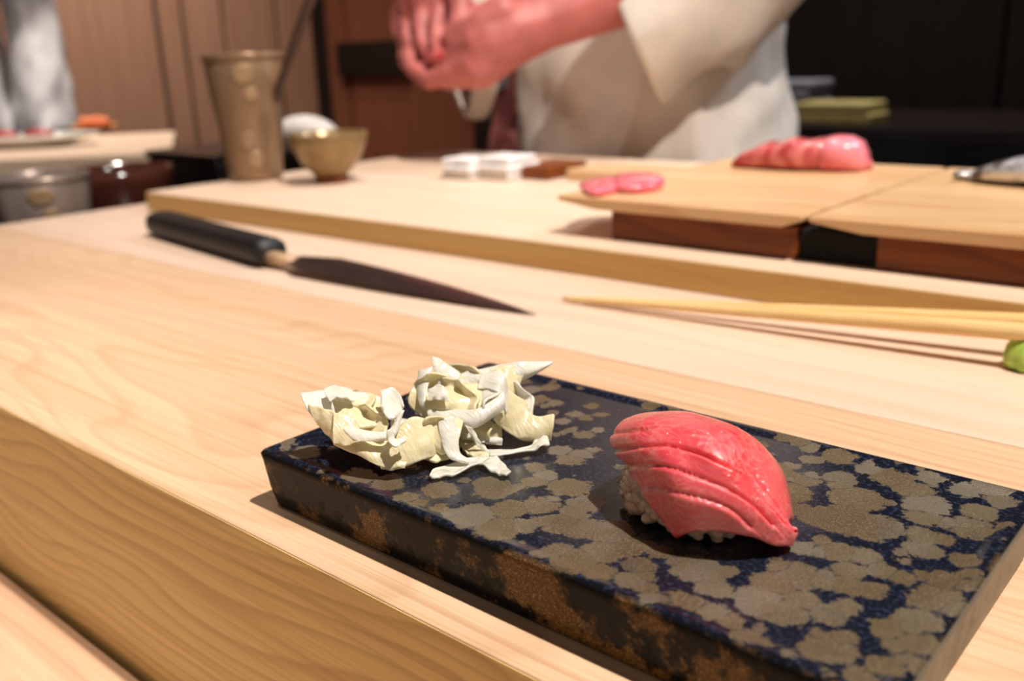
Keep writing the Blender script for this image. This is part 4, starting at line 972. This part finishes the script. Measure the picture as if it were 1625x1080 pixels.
# --- assistant behind the chef: hanging forearm in a bluish white sleeve
elA = Vector((-1.10, 1.33, .22)); wrA = atY(806, 196, 1.27)
hA = chain([wrA, atY(803, 222, 1.262), atY(800, 240, 1.255)], [.027, .030, .028])
for k in range(4):
    x0 = 790 + k * 8; hA += chain([atY(x0, 238, 1.25 - k * .004), atY(x0 - 2, 262, 1.235), atY(x0 + 1, 282, 1.235)], [.0105, .009, .0075])
hA += chain([atY(816, 218, 1.245), atY(826, 240, 1.235), atY(822, 256, 1.23)], [.013, .0105, .0085])
cuffA = [(Vector((-1.11, 1.36, .36)), Vector((0, .06, .01)), Vector((-.06, .0, 0))),
         (Vector((-1.10, 1.34, .22)), Vector((0, .065, .0)), Vector((-.055, .0, 0))),
         (atY(806, 95, 1.30), Vector((-.01, .06, .0)), Vector((-.055, -.02, 0))),
         (atY(806, 132, 1.29), Vector((-.01, .055, .01)), Vector((-.050, -.02, 0)))]
elB = Vector((-.78, 1.40, .24)); wrB = Vector((-.80, 1.27, .12)); hB = chain([wrB, wrB + Vector((0, -.04, -.04))], [.027, .028])
for k in range(4): hB += chain([wrB + Vector((-.027 + k * .018, -.045, -.05)), wrB + Vector((-.03 + k * .02, -.07, -.085)), wrB + Vector((-.03 + k * .02, -.07, -.11))], [.0105, .009, .0075])
hB += chain([wrB + Vector((-.03, -.02, -.02)), wrB + Vector((-.055, -.045, -.06))], [.013, .009])
cuffB = [(Vector((-.77, 1.41, .36)), Vector((0, .06, 0)), Vector((.06, 0, 0))), (elB, Vector((0, .06, 0)), Vector((.055, 0, 0))), (Vector((-.79, 1.34, .16)), Vector((0, .045, -.03)), Vector((.05, 0, 0)))]
person((-.935, 1.42, ZFLOOR), 0, 'assistant in a bluish white coat standing behind the chef with one forearm lowered',
       {-1: (elA, wrA), 1: (elB, wrB)}, [hA, hB], M_grey_coat, {-1: cuffA, 1: cuffB})

# --- third person at the far left
O3 = Vector((-2.67, .90, ZFLOOR)); r3 = math.radians(62)
R_ = Rz(r3); W3 = lambda x, y, z: O3 + R_ @ Vector((x, y, z))
eA = W3(-.235, .0, 1.12); wA = W3(-.235, -.05, .92); eB = W3(.235, -.0, 1.10); wB = W3(.235, -.07, .90)
def simple_hand(wp, d, sgn):
    d = Vector(d).normalized(); sd_ = (d.cross(Vector((0, 0, 1))) if abs(d.z) < .8 else d.cross(X3)).normalized(); h = chain([wp, wp + d * .05, wp + d * .085], [.027, .032, .030])
    for k in range(4):
        o_ = sd_ * (-.027 + .018 * k); l = (.065, .075, .072, .058)[k]
        h += chain([wp + d * .085 + o_, wp + d * (.085 + l * .5) + o_ - U * .004, wp + d * (.085 + l * .85) + o_ - U * .02], [.0105, .009, .0075])
    h += chain([wp + d * .03 + sd_ * .03 * sgn, wp + d * .065 + sd_ * .052 * sgn, wp + d * .095 + sd_ * .055 * sgn - U * .01], [.014, .011, .0085])
    return h
X3 = R_ @ Vector((1, 0, 0)); Y3 = R_ @ Vector((0, 1, 0))
def sl3(e_, w_, sg): return [(W3(sg * .215, 0, 1.28), Y3 * .07, X3 * .060 * sg), (Vector(e_), Y3 * .068, X3 * .062 * sg), (Vector(e_).lerp(w_, .6), Y3 * .072, X3 * .066 * sg), (Vector(e_).lerp(w_, 1.35), Y3 * .080, X3 * .070 * sg)]
person(tuple(O3), r3, 'person in a grey-white coat cropped by the left edge behind the far station',
       {-1: (eA, wA), 1: (eB, wB)}, [simple_hand(wA, R_ @ Vector((.0, -.35, -1)), 1), simple_hand(wB, R_ @ Vector((0, -.35, -1)), -1)], M_grey_coat, {-1: sl3(eA, wA, -1), 1: sl3(eB, wB, 1)})

for o in bpy.data.objects:
    if '_b' in o: del o['_b']
